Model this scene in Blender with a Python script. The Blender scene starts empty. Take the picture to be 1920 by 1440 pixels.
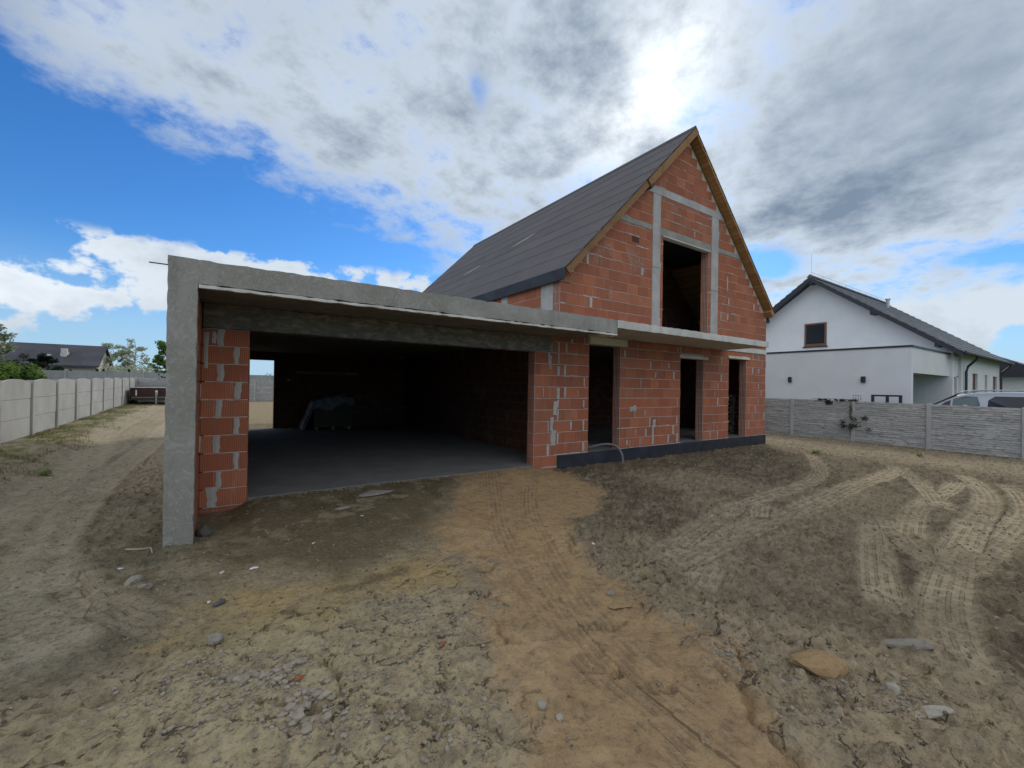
import bpy, bmesh, math, random
import numpy as np
from mathutils import Vector, Matrix, Euler

rnd = random.Random(7)
R = math.radians
scene = bpy.context.scene
COL = scene.collection

# ------------------------------------------------------------------ node helpers
class S:
    """tiny wrapper round a node socket so that shader maths reads like maths"""
    def __init__(s, nt, sock): s.nt, s.k = nt, sock
    def _m(s, op, *o, clamp=False):
        n = s.nt.nodes.new('ShaderNodeMath'); n.operation = op; n.use_clamp = clamp
        for i, v in enumerate((s,) + o):
            if isinstance(v, S): s.nt.links.new(v.k, n.inputs[i])
            else: n.inputs[i].default_value = v
        return S(s.nt, n.outputs[0])
    def __add__(s, o): return s._m('ADD', o)
    __radd__ = __add__
    def __mul__(s, o): return s._m('MULTIPLY', o)
    __rmul__ = __mul__
    def __sub__(s, o): return s._m('SUBTRACT', o)
    def __rsub__(s, o): return (s * -1.0) + o
    def __truediv__(s, o): return s._m('DIVIDE', o)
    def sin(s): return s._m('SINE')
    def abs(s): return s._m('ABSOLUTE')
    def exp(s): return s._m('EXPONENT')
    def fract(s): return s._m('FRACT')
    def pow(s, o): return s._m('POWER', o)
    def max(s, o): return s._m('MAXIMUM', o)
    def min(s, o): return s._m('MINIMUM', o)
    def clamp(s): return s._m('ADD', 0.0, clamp=True)
    def step(s, a, b, lo=0.0, hi=1.0):
        n = s.nt.nodes.new('ShaderNodeMapRange'); n.interpolation_type = 'SMOOTHSTEP'
        s.nt.links.new(s.k, n.inputs[0])
        for i, v in zip((1, 2, 3, 4), (a, b, lo, hi)): n.inputs[i].default_value = v
        return S(s.nt, n.outputs[0])

def node(nt, kind, **props):
    n = nt.nodes.new(kind)
    for k, v in props.items(): setattr(n, k, v)
    return n
def setin(nt, n, name, v):
    if isinstance(v, S): nt.links.new(v.k, n.inputs[name])
    else: n.inputs[name].default_value = v
def noise(nt, vec, scale, detail=4, rough=.55, dist=0.0, out=0):
    n = node(nt, 'ShaderNodeTexNoise')
    if vec is not None: nt.links.new(vec.k, n.inputs['Vector'])
    n.inputs['Scale'].default_value = scale; n.inputs['Detail'].default_value = detail
    n.inputs['Roughness'].default_value = rough; n.inputs['Distortion'].default_value = dist
    return S(nt, n.outputs[out])
def voronoi(nt, vec, scale, feature='F1', out=0, rand=1.0):
    n = node(nt, 'ShaderNodeTexVoronoi', feature=feature)
    nt.links.new(vec.k, n.inputs['Vector']); n.inputs['Scale'].default_value = scale
    n.inputs['Randomness'].default_value = rand
    return S(nt, n.outputs[out])
def mapping(nt, vec, scale=(1, 1, 1), loc=(0, 0, 0), rot=(0, 0, 0)):
    n = node(nt, 'ShaderNodeMapping'); nt.links.new(vec.k, n.inputs[0])
    n.inputs['Scale'].default_value = scale; n.inputs['Location'].default_value = loc; n.inputs['Rotation'].default_value = rot
    return S(nt, n.outputs[0])
def mix(nt, fac, a, b, mode='MIX'):
    n = node(nt, 'ShaderNodeMix', data_type='RGBA', blend_type=mode)
    for i, v in ((0, fac), (6, a), (7, b)):
        if isinstance(v, S): nt.links.new(v.k, n.inputs[i])
        elif i == 0: n.inputs[0].default_value = v
        else: n.inputs[i].default_value = (*v, 1.0)
    return S(nt, n.outputs[2])
def sep(nt, vec):
    n = node(nt, 'ShaderNodeSeparateXYZ'); nt.links.new(vec.k, n.inputs[0])
    return [S(nt, n.outputs[i]) for i in range(3)]
def comb(nt, x, y, z):
    n = node(nt, 'ShaderNodeCombineXYZ')
    for i, v in enumerate((x, y, z)):
        if isinstance(v, S): nt.links.new(v.k, n.inputs[i])
        else: n.inputs[i].default_value = v
    return S(nt, n.outputs[0])

# ------------------------------------------------------------------ camera, sky, sun, exposure
cam_d = bpy.data.cameras.new('camera'); cam = bpy.data.objects.new('camera', cam_d); COL.objects.link(cam)
YAW, PIT, ROL = 0.59606, 0.00473, 0.01588
fw = Vector((math.sin(YAW) * math.cos(PIT), math.cos(YAW) * math.cos(PIT), math.sin(PIT)))
rt0 = Vector((math.cos(YAW), -math.sin(YAW), 0)); up0 = rt0.cross(fw)
rt = math.cos(ROL) * rt0 + math.sin(ROL) * up0; up = -math.sin(ROL) * rt0 + math.cos(ROL) * up0
CAM = Vector((0, -7.2855, 1.671))
cam.matrix_world = Matrix(((rt.x, up.x, -fw.x, CAM.x), (rt.y, up.y, -fw.y, CAM.y), (rt.z, up.z, -fw.z, CAM.z), (0, 0, 0, 1)))
cam_d.sensor_fit = 'HORIZONTAL'; cam_d.sensor_width = 36; cam_d.lens = 36 * 805.4 / 1920
cam_d.clip_start = .05; cam_d.clip_end = 3000
scene.camera = cam
scene.render.resolution_x, scene.render.resolution_y = 1024, 768

SUN_AZ, SUN_EL = R(52.2), R(33.9)      # azimuth from +Y towards +X
sun_dir = Vector((math.sin(SUN_AZ) * math.cos(SUN_EL), math.cos(SUN_AZ) * math.cos(SUN_EL), math.sin(SUN_EL)))

world = bpy.data.worlds.new('World'); scene.world = world; world.use_nodes = True
def build_world():
    nt = world.node_tree; nt.nodes.clear()
    sky = node(nt, 'ShaderNodeTexSky', sky_type='NISHITA', sun_disc=False)
    sky.sun_elevation = SUN_EL; sky.sun_rotation = SUN_AZ; sky.altitude = 100
    sky.air_density = 1.0; sky.dust_density = .3; sky.ozone_density = 2.5
    tc = node(nt, 'ShaderNodeTexCoord'); d = S(nt, tc.outputs['Generated'])
    x, y, z = sep(nt, d)
    az = x._m('ARCTAN2', y) * (180 / math.pi); el = z._m('ARCSINE') * (180 / math.pi)
    zz = z.max(0.0) + .20
    p = comb(nt, x / zz, y / zz, 0.0)
    rot = mapping(nt, p, (1, 1, 1), (3.1, 1.7, 0), (0, 0, R(-25)))
    mid = noise(nt, mapping(nt, rot, (1.0, .65, 1)), 1.7, 2, .5, .3)
    fine = noise(nt, rot, 5.2, 6, .64, .0)
    puff = noise(nt, mapping(nt, d, (1, 1, 1.4), (.3, .2, .1)), 11.0, 5, .56, .0)
    def G(a, e, sa, se, amp):
        u = (az - a) * (1 / sa); v = (el - e) * (1 / se)
        return (u * u + v * v)._m('MULTIPLY', -1.0).exp() * amp
    low = (el + (puff - .5) * 4.0 + az.step(35.0, 60.0) * 5.0).step(15.2, 13.8)   # puffy bank near the horizon
    high = 1.0 - low
    # wide clear lane over the low bank, and smaller gaps to the right
    clear = G(-15, 18.0, 17, 6.0, .62) + G(4, 16.4, 12, 3.6, .50) + G(16, 15.2, 9, 2.2, .40) + G(65.0, 14.2, 2.2, 1.5, .55) + G(84, 12.0, 5, .9, .3) + G(-22, 28, 8, 9, .22) + G(29, 34.5, 1.6, 2.6, .2)
    heavy = G(80, 28, 17, 10.0, 1.0)
    thickb = heavy * .58 + G(70, 18.8, 8, 2.2, .50) - G(78, 11.5, 14, 4.0, .35) + G(46.5, 37, 4.5, 4.5, .38) + G(52.0, 28.0, 2.6, 1.8, .45)
    dens_h = (mid - .5) * .70 + (fine - .5) * .95 + .30 - clear + thickb * .5
    dens_l = (puff - .50) * 2.4 - .34 + G(6, 10.6, 22, 4.4, .95) + G(-14, 7.5, 4, 1.6, .60) + G(79, 9, 16, 6.5, .98) + G(70, 8, 12, 5.0, .4)
    cov = (dens_h.step(.0, .38) * high + dens_l.step(.0, .22) * low).clamp()
    shade = ((fine - .46) * (2.4 - heavy * 1.6) + (mid - .50) * 1.0 + thickb * 1.15 + .08 + G(40, 36, 12, 9, .14) - G(52.2, 33.9, 7, 6, .2)).clamp()
    shade_l = ((puff - .55) * 1.5 + thickb * .8 + el.step(12.0, 2.0) * .35).clamp()
    sh = shade * high + shade_l * low
    # angle to the sun: the cloud glows where the sun stands behind it
    dn = node(nt, 'ShaderNodeVectorMath', operation='DOT_PRODUCT'); nt.links.new(d.k, dn.inputs[0]); dn.inputs[1].default_value = sun_dir
    ang = S(nt, dn.outputs['Value']).min(1.0)._m('ARCCOSINE') * (180 / math.pi)
    thin = 1.0 - sh
    du = (az - 52.2) * math.cos(SUN_EL); dv = el - 33.9
    ua = (du + dv) * (.7071 / 6.0); ub = (dv - du) * (.7071 / 2.2)            # the sun shines through a slanting rift
    glow = ((ua * ua + ub * ub)._m('SQRT') * -1.0).exp() * 8.0 * (thin * .7 + .3) * (du.abs() * -.05).exp() + (ang * (-1 / 9.0)).exp() * 1.9 * thin * thin
    # clouds opposite the sun are front-lit, brightened out of view to lift the foreground
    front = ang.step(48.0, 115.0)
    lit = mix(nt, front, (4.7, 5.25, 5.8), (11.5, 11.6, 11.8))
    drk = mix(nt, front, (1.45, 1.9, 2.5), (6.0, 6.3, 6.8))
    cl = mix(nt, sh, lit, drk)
    gl = node(nt, 'ShaderNodeVectorMath', operation='SCALE'); gl.inputs[0].default_value = (1, .98, .92); nt.links.new(glow.k, gl.inputs['Scale'])
    cl = mix(nt, 1.0, cl, S(nt, gl.outputs[0]), 'ADD')
    hs = node(nt, 'ShaderNodeHueSaturation'); hs.inputs['Saturation'].default_value = 1.25
    nt.links.new(sky.outputs[0], hs.inputs['Color'])
    tint = mix(nt, 1.0, S(nt, hs.outputs[0]), (.46, .70, .93), 'MULTIPLY')
    tint = mix(nt, el.step(15.0, .0) * .8, tint, (2.9, 4.2, 5.7))     # pale air low over the fields
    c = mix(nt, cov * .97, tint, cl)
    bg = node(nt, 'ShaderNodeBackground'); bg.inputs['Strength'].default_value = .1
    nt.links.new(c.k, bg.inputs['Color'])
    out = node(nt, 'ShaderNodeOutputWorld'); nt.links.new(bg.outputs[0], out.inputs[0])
    world.cycles.sampling_method = 'MANUAL'; world.cycles.sample_map_resolution = 512
build_world()

sun_d = bpy.data.lights.new('sun', 'SUN'); sun_d.energy = 1.2; sun_d.angle = R(14); sun_d.color = (1, .95, .87)
sun = bpy.data.objects.new('sun', sun_d); COL.objects.link(sun)
sun.rotation_euler = (-sun_dir).to_track_quat('-Z', 'Y').to_euler()

vs = scene.view_settings
vs.view_transform = 'Standard'; vs.look = 'None'; vs.gamma = 1; vs.use_curve_mapping = False; vs.exposure = 0.55
scene.render.engine = 'CYCLES'; scene.cycles.max_bounces = 4; scene.cycles.diffuse_bounces = 3

# ------------------------------------------------------------------ objects
def props(o, label=None, cat=None, group=None, kind=None):
    for k, v in (('label', label), ('category', cat), ('group', group), ('kind', kind)):
        if v: o[k] = v
    return o
def empty(name, loc, label, cat, group=None, rz=0):
    o = bpy.data.objects.new(name, None); COL.objects.link(o); o.location = loc; o.rotation_euler = (0, 0, rz)
    o.empty_display_size = .2
    return props(o, label, cat, group)
def wpos(o):
    v = Vector((0, 0, 0))
    while o is not None: v += Vector(o.location); o = o.parent
    return v
def link(name, me, parent=None, loc=None):
    """geometry is given in world metres; a child is shifted back by where its parents stand"""
    o = bpy.data.objects.new(name, me); COL.objects.link(o)
    p = Vector(loc) if loc is not None else Vector((0, 0, 0))
    if parent is not None:
        o.parent = parent; p = p - wpos(parent)
    o.location = p
    return o
class MB:
    def __init__(s): s.v, s.f = [], []
    def add(s, vs_, fs):
        b = len(s.v); s.v += [tuple(q) for q in vs_]; s.f += [tuple(i + b for i in f) for f in fs]; return s
    def box(s, x0, x1, y0, y1, z0, z1):
        return s.add([(x0, y0, z0), (x1, y0, z0), (x1, y1, z0), (x0, y1, z0), (x0, y0, z1), (x1, y0, z1), (x1, y1, z1), (x0, y1, z1)],
                     [(0, 3, 2, 1), (4, 5, 6, 7), (0, 1, 5, 4), (1, 2, 6, 5), (2, 3, 7, 6), (3, 0, 4, 7)])
    def cbox(s, x0, x1, y0, y1, z0, z1, c=.006):
        """box with chamfered edges"""
        v = []
        for iz, (z, zi) in enumerate(((z0, z0 + c), (z1, z1 - c))):
            for (X, Xi, Y, Yi) in ((x0, x0 + c, y0, y0 + c), (x1, x1 - c, y0, y0 + c), (x1, x1 - c, y1, y1 - c), (x0, x0 + c, y1, y1 - c)):
                v += [(Xi, Yi, z), (Xi, Y, zi), (X, Yi, zi)]
        i = lambda top, k, w: top * 12 + k * 3 + w
        f = [tuple(i(0, k, 0) for k in (3, 2, 1, 0)), tuple(i(1, k, 0) for k in range(4))]
        side = [(0, 1, 1), (1, 2, 2), (2, 3, 1), (3, 0, 2)]
        for a, b, w in side:
            f.append((i(0, a, w), i(0, b, w), i(1, b, w), i(1, a, w)))
            f.append((i(0, a, 0), i(0, b, 0), i(0, b, w), i(0, a, w)))
            f.append((i(1, a, w), i(1, b, w), i(1, b, 0), i(1, a, 0)))
        for k in range(4):
            a, b = (2, 1) if k % 2 else (1, 2)
            # vertical edge
            f.append((i(0, k, 2), i(0, k, 1), i(1, k, 1), i(1, k, 2)) if k in (0, 2) else (i(0, k, 1), i(0, k, 2), i(1, k, 2), i(1, k, 1)))
            f.append((i(0, k, 0), i(0, k, 1), i(0, k, 2)) if k in (0, 2) else (i(0, k, 0), i(0, k, 2), i(0, k, 1)))
            f.append((i(1, k, 0), i(1, k, 2), i(1, k, 1)) if k in (0, 2) else (i(1, k, 0), i(1, k, 1), i(1, k, 2)))
        return s.add(v, f)
    def prism(s, poly, a0, a1, axis='y'):
        """poly of 2-D points extruded along an axis: y -> (x,z), x -> (y,z), z -> (x,y)"""
        n = len(poly)
        P = {'y': lambda p, a: (p[0], a, p[1]), 'x': lambda p, a: (a, p[0], p[1]), 'z': lambda p, a: (p[0], p[1], a)}[axis]
        vs_ = [P(p, a0) for p in poly] + [P(p, a1) for p in poly]
        fs = [tuple(range(n)), tuple(range(2 * n - 1, n - 1, -1))] + [(i, i + n, (i + 1) % n + n, (i + 1) % n) for i in range(n)]
        return s.add(vs_, fs)
    def tube(s, pts, r, n=8, r1=None, cap=True):
        pts = [Vector(p) for p in pts]; m = len(pts); b = len(s.v)
        for i, p in enumerate(pts):
            t = (pts[min(i + 1, m - 1)] - pts[max(i - 1, 0)]).normalized()
            a = t.cross(Vector((0, 0, 1)) if abs(t.z) < .95 else Vector((1, 0, 0))).normalized(); c = t.cross(a)
            rr = (r[i] if isinstance(r, (list, tuple)) else (r + (r1 - r) * i / max(1, m - 1) if r1 is not None else r))
            for k in range(n):
                q = p + (a * math.cos(2 * math.pi * k / n) + c * math.sin(2 * math.pi * k / n)) * rr
                s.v.append(tuple(q))
        for i in range(m - 1):
            for k in range(n):
                s.f.append((b + i * n + k, b + i * n + (k + 1) % n, b + (i + 1) * n + (k + 1) % n, b + (i + 1) * n + k))
        if cap:
            s.f.append(tuple(b + k for k in range(n - 1, -1, -1))); s.f.append(tuple(b + (m - 1) * n + k for k in range(n)))
        return s
    def mesh(s, name, mat, smooth=False, fix=True):
        me = bpy.data.meshes.new(name); me.from_pydata(s.v, [], s.f); 
        if fix:
            bm = bmesh.new(); bm.from_mesh(me); bmesh.ops.recalc_face_normals(bm, faces=bm.faces); bm.to_mesh(me); bm.free()
        if mat: me.materials.append(mat)
        if smooth:
            me.polygons.foreach_set('use_smooth', [True] * len(me.polygons))
        me.update(); return me
    def obj(s, name, mat, parent=None, smooth=False, loc=None):
        return link(name, s.mesh(name, mat, smooth), parent, loc)

# ------------------------------------------------------------------ materials
MATS = {}
def mat(name):
    m = bpy.data.materials.new(name); m.use_nodes = True; nt = m.node_tree
    b = nt.nodes['Principled BSDF']; MATS[name] = m
    return m, nt, b
def pos(nt):
    g = node(nt, 'ShaderNodeNewGeometry'); return S(nt, g.outputs['Position'])
def objrand(nt):
    o = node(nt, 'ShaderNodeObjectInfo'); g = node(nt, 'ShaderNodeNewGeometry')
    return (S(nt, o.outputs['Random']) + S(nt, g.outputs['Random Per Island']) * .618).fract()
def bump(nt, b, h, strength=.5, dist=.01):
    n = node(nt, 'ShaderNodeBump'); n.inputs['Strength'].default_value = strength; n.inputs['Distance'].default_value = dist
    nt.links.new(h.k, n.inputs['Height']); nt.links.new(n.outputs[0], b.inputs['Normal'])
def finish(nt, b, col, rough=.9, spec=.2, metal=0.0):
    setin(nt, b, 'Base Color', col if isinstance(col, S) else (*col, 1)); setin(nt, b, 'Roughness', rough)
    b.inputs['Specular IOR Level'].default_value = spec; b.inputs['Metallic'].default_value = metal

def m_brick(name, base, dark, pale):
    m, nt, b = mat(name); p = pos(nt); r = objrand(nt)
    x, y, z = sep(nt, p)
    gr = ((x + y) * (2 * math.pi / .026)).sin()
    n1 = noise(nt, p, 2.2, 4, .6); n2 = noise(nt, p, 14, 5, .65)
    streak = noise(nt, mapping(nt, p, (1, 1, .18)), 9, 4, .6)
    blot = noise(nt, p, 1.1, 5, .6, .6)
    c = mix(nt, r.step(0, 1), base, dark)
    c = mix(nt, (r * 7.3).fract().step(.72, 1.0) * .35, c, pale)
    c = mix(nt, n1.step(.45, .72) * .35, c, dark)
    st0 = noise(nt, p, .55, 4, .6); c = mix(nt, st0.step(.45, .68) * .42, c, (.25, .115, .075))
    c = mix(nt, streak.step(.55, .78) * .50, c, (.50, .36, .28))
    c = mix(nt, blot.step(.56, .72) * n2.step(.4, .62) * .45, c, (.47, .42, .36))
    c = mix(nt, n2.step(.60, .82) * .30, c, (.52, .42, .34))
    c = mix(nt, .10, c, (.46, .34, .27))
    c = mix(nt, gr.step(-1.0, .2, .42, 0.0), c, (.11, .045, .028))
    finish(nt, b, c, .92, .15)
    bump(nt, b, gr.step(-1, .4) * .55 + n2 * .6, .55, .006)
    return m
BRICK = m_brick('brick_clay', (.49, .150, .066), (.35, .098, .046), (.56, .225, .120))

def m_conc(name, c0, c1, stain=(.12, .115, .10), fl=0.0, scale=1.0, stain_amt=.5, spots=0.0, formwork=False):
    m, nt, b = mat(name); p = pos(nt)
    n1 = noise(nt, p, 1.6 * scale, 6, .62, .3); n2 = noise(nt, p, 22 * scale, 6, .7)
    run = noise(nt, mapping(nt, p, (1, 1, .12)), 5 * scale, 4, .6)
    c = mix(nt, n1.step(.30, .70), c0, c1)
    c = mix(nt, run.step(.52, .75) * stain_amt, c, stain)
    c = mix(nt, n2.step(.56, .80) * .45, c, stain)
    pit = voronoi(nt, p, 30)
    c = mix(nt, pit.step(.14, .06) * .5, c, (.05, .048, .045))
    h = n2 * .6 + n1 * .3
    if fl:                                               # flakes printed by chipboard formwork
        warp = noise(nt, p, 3, 2, .5, 0, 1)
        w = node(nt, 'ShaderNodeVectorMath', operation='ADD'); nt.links.new(p.k, w.inputs[0]); nt.links.new(warp.k, w.inputs[1])
        v = node(nt, 'ShaderNodeTexVoronoi', feature='F1'); nt.links.new(mapping(nt, S(nt, w.outputs[0]), (34, 34, 12), (0, 0, 0), (0, R(35), 0)).k, v.inputs['Vector']); v.inputs['Scale'].default_value = 1.0
        fc = sep(nt, S(nt, v.outputs['Color']))[0]
        c = mix(nt, fc.step(.55, 1.0) * fl, c, (.52, .51, .48))
        c = mix(nt, fc.step(.35, 0.0) * fl * .6, c, (.20, .20, .185))
        h = h + fc * .8
    if spots:                                            # splashes of pale mortar
        sp = noise(nt, mapping(nt, p, (.7, 1, 1.5)), 8, 7, .7, .25)
        c = mix(nt, sp.step(.44, .60) * spots, c, (.29, .268, .232))
        h = h + sp.step(.5, .58) * 1.2
    if formwork:
        z = sep(nt, p)[1]
        ln = (z * (1 / .18)).fract().step(.06, .0)
        c = mix(nt, ln * .25, c, (.30, .29, .27)); h = h + ln
    finish(nt, b, c, .93, .15); bump(nt, b, h, .6, .008)
    return m
CONC = m_conc('concrete_weathered', (.255, .235, .195), (.34, .32, .275))
CONC_OSB = m_conc('concrete_chipboard_print', (.25, .235, .198), (.335, .32, .28), fl=.22, stain_amt=.4)
CONC_PALE = m_conc('concrete_pale', (.50, .47, .42), (.62, .59, .53), stain=(.25, .23, .20), stain_amt=.4)
CONC_GREY = m_conc('concrete_frame', (.36, .34, .32), (.48, .46, .43), stain=(.22, .2, .19), stain_amt=.45)
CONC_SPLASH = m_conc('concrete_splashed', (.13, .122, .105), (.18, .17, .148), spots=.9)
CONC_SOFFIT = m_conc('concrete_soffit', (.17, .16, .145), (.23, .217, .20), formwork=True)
CONC_FLOOR = m_conc('concrete_floor', (.155, .152, .143), (.20, .195, .186), stain_amt=.2)
def m_blockwall():  # interior shade put into the colour, far darker than the outer clay
    m, nt, b = mat('clay_block_wall_shaded'); p = pos(nt); x, y, z = sep(nt, p)
    br = node(nt, 'ShaderNodeTexBrick'); nt.links.new(comb(nt, x + y, z, 0.0).k, br.inputs['Vector'])
    br.inputs['Scale'].default_value = 1.0; br.inputs['Mortar Size'].default_value = .006; br.inputs['Brick Width'].default_value = .385; br.inputs['Row Height'].default_value = .25
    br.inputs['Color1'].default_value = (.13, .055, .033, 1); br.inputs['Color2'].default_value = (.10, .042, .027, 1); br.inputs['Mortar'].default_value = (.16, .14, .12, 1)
    n1 = noise(nt, p, 1.5, 5, .6, .5)
    finish(nt, b, mix(nt, n1.step(.55, .72) * .5, S(nt, br.outputs['Color']), (.20, .17, .14)), .95, .1); return m
BLOCKS_SHADED = m_blockwall()
MORTAR = m_conc('mortar', (.45, .40, .345), (.53, .48, .42), stain_amt=.2)
SMEAR = m_conc('mortar_smear', (.38, .35, .31), (.47, .445, .40), stain_amt=.3)
LINTEL = m_conc('lintel_concrete', (.55, .49, .37), (.65, .60, .48), stain=(.28, .23, .15), stain_amt=.45)
FENCE_L = m_conc('fence_concrete_smooth', (.35, .345, .325), (.43, .425, .40), stain=(.30, .29, .27), stain_amt=.35, scale=.8)
FENCE_P = m_conc('fence_post_concrete', (.36, .35, .33), (.45, .44, .42), stain_amt=.3)
FENCE_FAR = m_conc('fence_concrete_far', (.30, .295, .29), (.36, .355, .35), stain_amt=.3)

def m_stone(name):
    m, nt, b = mat(name); p = pos(nt); r = objrand(nt)
    n1 = noise(nt, mapping(nt, p, (1, 1, 3)), 7, 6, .65); n2 = noise(nt, p, 40, 4, .6); w = noise(nt, p, .7, 3, .5)
    c = mix(nt, r, (.37, .36, .335), (.50, .485, .455))
    c = mix(nt, n1.step(.45, .72) * .65, c, (.21, .20, .185))
    c = mix(nt, w.step(.45, .7) * .4, c, (.30, .31, .30))
    finish(nt, b, c, .95, .1); bump(nt, b, n1 + n2 * .4, .9, .02)
    return m
FENCE_R = m_stone('fence_concrete_split_stone')

def m_plain(name, c, rough=.6, spec=.3, metal=0.0, var=.12, scale=6, bmp=0.0, alt=None):
    m, nt, b = mat(name); p = pos(nt); n = noise(nt, p, scale, 5, .6)
    lo = tuple(q * (1 - var) for q in c); hi = alt or tuple(min(1, q * (1 + var)) for q in c)
    finish(nt, b, mix(nt, n.step(.3, .7), lo, hi), rough, spec, metal)
    if bmp: bump(nt, b, noise(nt, p, scale * 8, 4, .6), bmp, .005)
    return m
def m_wood(name, c0, c1, axis=(1, 1, 1)):
    m, nt, b = mat(name); p = pos(nt); r = objrand(nt)
    g = noise(nt, mapping(nt, p, axis), 14, 5, .6, .6)
    c = mix(nt, r, c0, c1); c = mix(nt, g.step(.45, .75) * .5, c, tuple(q * .55 for q in c0))
    finish(nt, b, c, .8, .2); bump(nt, b, g, .3, .004); return m
WOOD = m_wood('roof_board_wood', (.33, .175, .065), (.43, .245, .10), (1, .08, 1))
WOOD_BARGE = m_wood('barge_board_wood', (.25, .135, .065), (.31, .17, .08), (.2, 1, .2))
WOOD_GREY = m_wood('pallet_wood', (.36, .28, .19), (.46, .37, .26))

def m_felt():
    m, nt, b = mat('roofing_felt'); p = pos(nt); r = objrand(nt)
    n1 = noise(nt, p, .7, 5, .6); n2 = noise(nt, p, 120, 3, .6); wr = noise(nt, mapping(nt, p, (1, .25, 1)), 5, 4, .6)
    c = mix(nt, r, (.100, .089, .087), (.112, .100, .098)); c = mix(nt, n1.step(.4, .7) * .5, c, (.145, .131, .126))
    c = mix(nt, n2.step(.5, .75) * .3, c, (.18, .175, .175))
    finish(nt, b, c, .85, .25); bump(nt, b, n2 * .4 + wr * 1.4, .5, .015); return m
FELT = m_felt()
FELT_PATCH = m_plain('felt_patch', (.30, .28, .22), .9, .1, var=.25, scale=9)
FELT_DARK = m_plain('fascia_membrane', (.035, .036, .042), .6, .35, var=.3, scale=3, bmp=.3)
BITUMEN = m_plain('bitumen_coating', (.022, .024, .030), .55, .4, var=.35, scale=2.5, bmp=.4)
PLASTER = m_plain('white_render', (.68, .68, .675), .9, .15, var=.035, scale=1.2, bmp=.25)
PLASTER_W = m_plain('warm_white_render', (.66, .645, .61), .9, .15, var=.035, scale=1.2, bmp=.25)
TRIM = m_plain('anthracite_metal', (.028, .031, .038), .45, .45)
TILE = m_plain('roof_tile', (.15, .15, .155), .7, .25, var=.3, scale=3, bmp=.3)
FRAME_BROWN = m_plain('window_frame_brown', (.17, .075, .035), .5, .4)
RUBBER = m_plain('black_rubber', (.02, .02, .021), .75, .25)
STEEL = m_plain('galvanised_steel', (.45, .46, .47), .45, .5, .8)
RUST = m_plain('rusty_steel', (.09, .045, .028), .85, .3, var=.4, scale=30)
HOSE = m_plain('grey_conduit', (.16, .165, .175), .5, .4)
FILM_GREY = None
def m_glass(name, c=(.012, .015, .02)):
    m, nt, b = mat(name); p = pos(nt); n = noise(nt, p, .8, 2, .5)
    finish(nt, b, mix(nt, n.step(.3, .7), c, tuple(q * 1.8 for q in c)), .06, .55); return m
GLASS = m_glass('window_glass'); GLASS_CAR = m_glass('car_tinted_glass', (.015, .017, .022))
GLASS_DOOR = m_glass('car_reflection_tint_glass', (.05, .075, .075))  # paler glass colour stands in for bright reflections in the front door window
GLASS_PALE = m_glass('pale_blind_glass', (.22, .22, .21))
def m_carpaint():
    m, nt, b = mat('silver_car_paint'); p = pos(nt); n = noise(nt, p, 300, 2, .5)
    finish(nt, b, mix(nt, n, (.30, .31, .34), (.40, .41, .44)), .32, .5, .55)
    b.inputs['Coat Weight'].default_value = .7; b.inputs['Coat Roughness'].default_value = .08
    return m
PAINT = m_carpaint()
def m_film():
    m, nt, b = mat('plastic_film'); p = pos(nt); n = noise(nt, p, 5, 5, .6, 1.0)
    finish(nt, b, mix(nt, n.step(.35, .65), (.09, .092, .095), (.17, .172, .176)), .3, .5); bump(nt, b, n, .8, .05); return m
FILM = m_film()

# ------------------------------------------------------------------ numpy noise
_rs = np.random.RandomState(11)
_T = _rs.rand(256, 256).astype(np.float32)
def vnoise(x, y):
    xi = np.floor(x).astype(np.int64); yi = np.floor(y).astype(np.int64); fx = x - xi; fy = y - yi
    fx = fx * fx * (3 - 2 * fx); fy = fy * fy * (3 - 2 * fy)
    g = lambda i, j: _T[i & 255, j & 255]
    a = g(xi, yi) * (1 - fx) + g(xi + 1, yi) * fx; b = g(xi, yi + 1) * (1 - fx) + g(xi + 1, yi + 1) * fx
    return a * (1 - fy) + b * fy
def fbm(x, y, s, o=4, gain=.5):
    t = 0; a = 1; n = 0
    for k in range(o):
        t = t + a * vnoise(x * s + 17.3 * k, y * s + 9.1 * k); n += a; a *= gain; s *= 2.03
    return t / n
def sst(a, b, x):
    t = np.clip((x - a) / (b - a), 0, 1); return t * t * (3 - 2 * t)
def spline(pts, step=.12):
    P = [np.array(p, float) for p in pts]; P = [2 * P[0] - P[1]] + P + [2 * P[-1] - P[-2]]; out = []
    for i in range(1, len(P) - 2):
        n = max(2, int(np.linalg.norm(P[i + 1] - P[i]) / step))
        for k in range(n):
            t = k / n
            out.append(.5 * ((2 * P[i]) + (P[i + 1] - P[i - 1]) * t + (2 * P[i - 1] - 5 * P[i] + 4 * P[i + 1] - P[i + 2]) * t * t + (3 * P[i] - P[i - 1] - 3 * P[i + 1] + P[i + 2]) * t ** 3))
    out.append(P[-2]); return np.array(out)
def sdpoly(x, y, poly):
    """signed distance to a polygon, positive inside"""
    d = np.full(x.shape, 1e9); ins = np.zeros(x.shape, bool); n = len(poly)
    for i in range(n):
        (ax, ay), (bx, by) = poly[i], poly[(i + 1) % n]
        ex, ey = bx - ax, by - ay
        t = np.clip(((x - ax) * ex + (y - ay) * ey) / (ex * ex + ey * ey + 1e-12), 0, 1)
        d = np.minimum(d, np.hypot(x - ax - t * ex, y - ay - t * ey))
        c = ((ay > y) != (by > y)) & (x < (bx - ax) * (y - ay) / (by - ay + 1e-12) + ax); ins ^= c
    return np.where(ins, d, -d)

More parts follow.
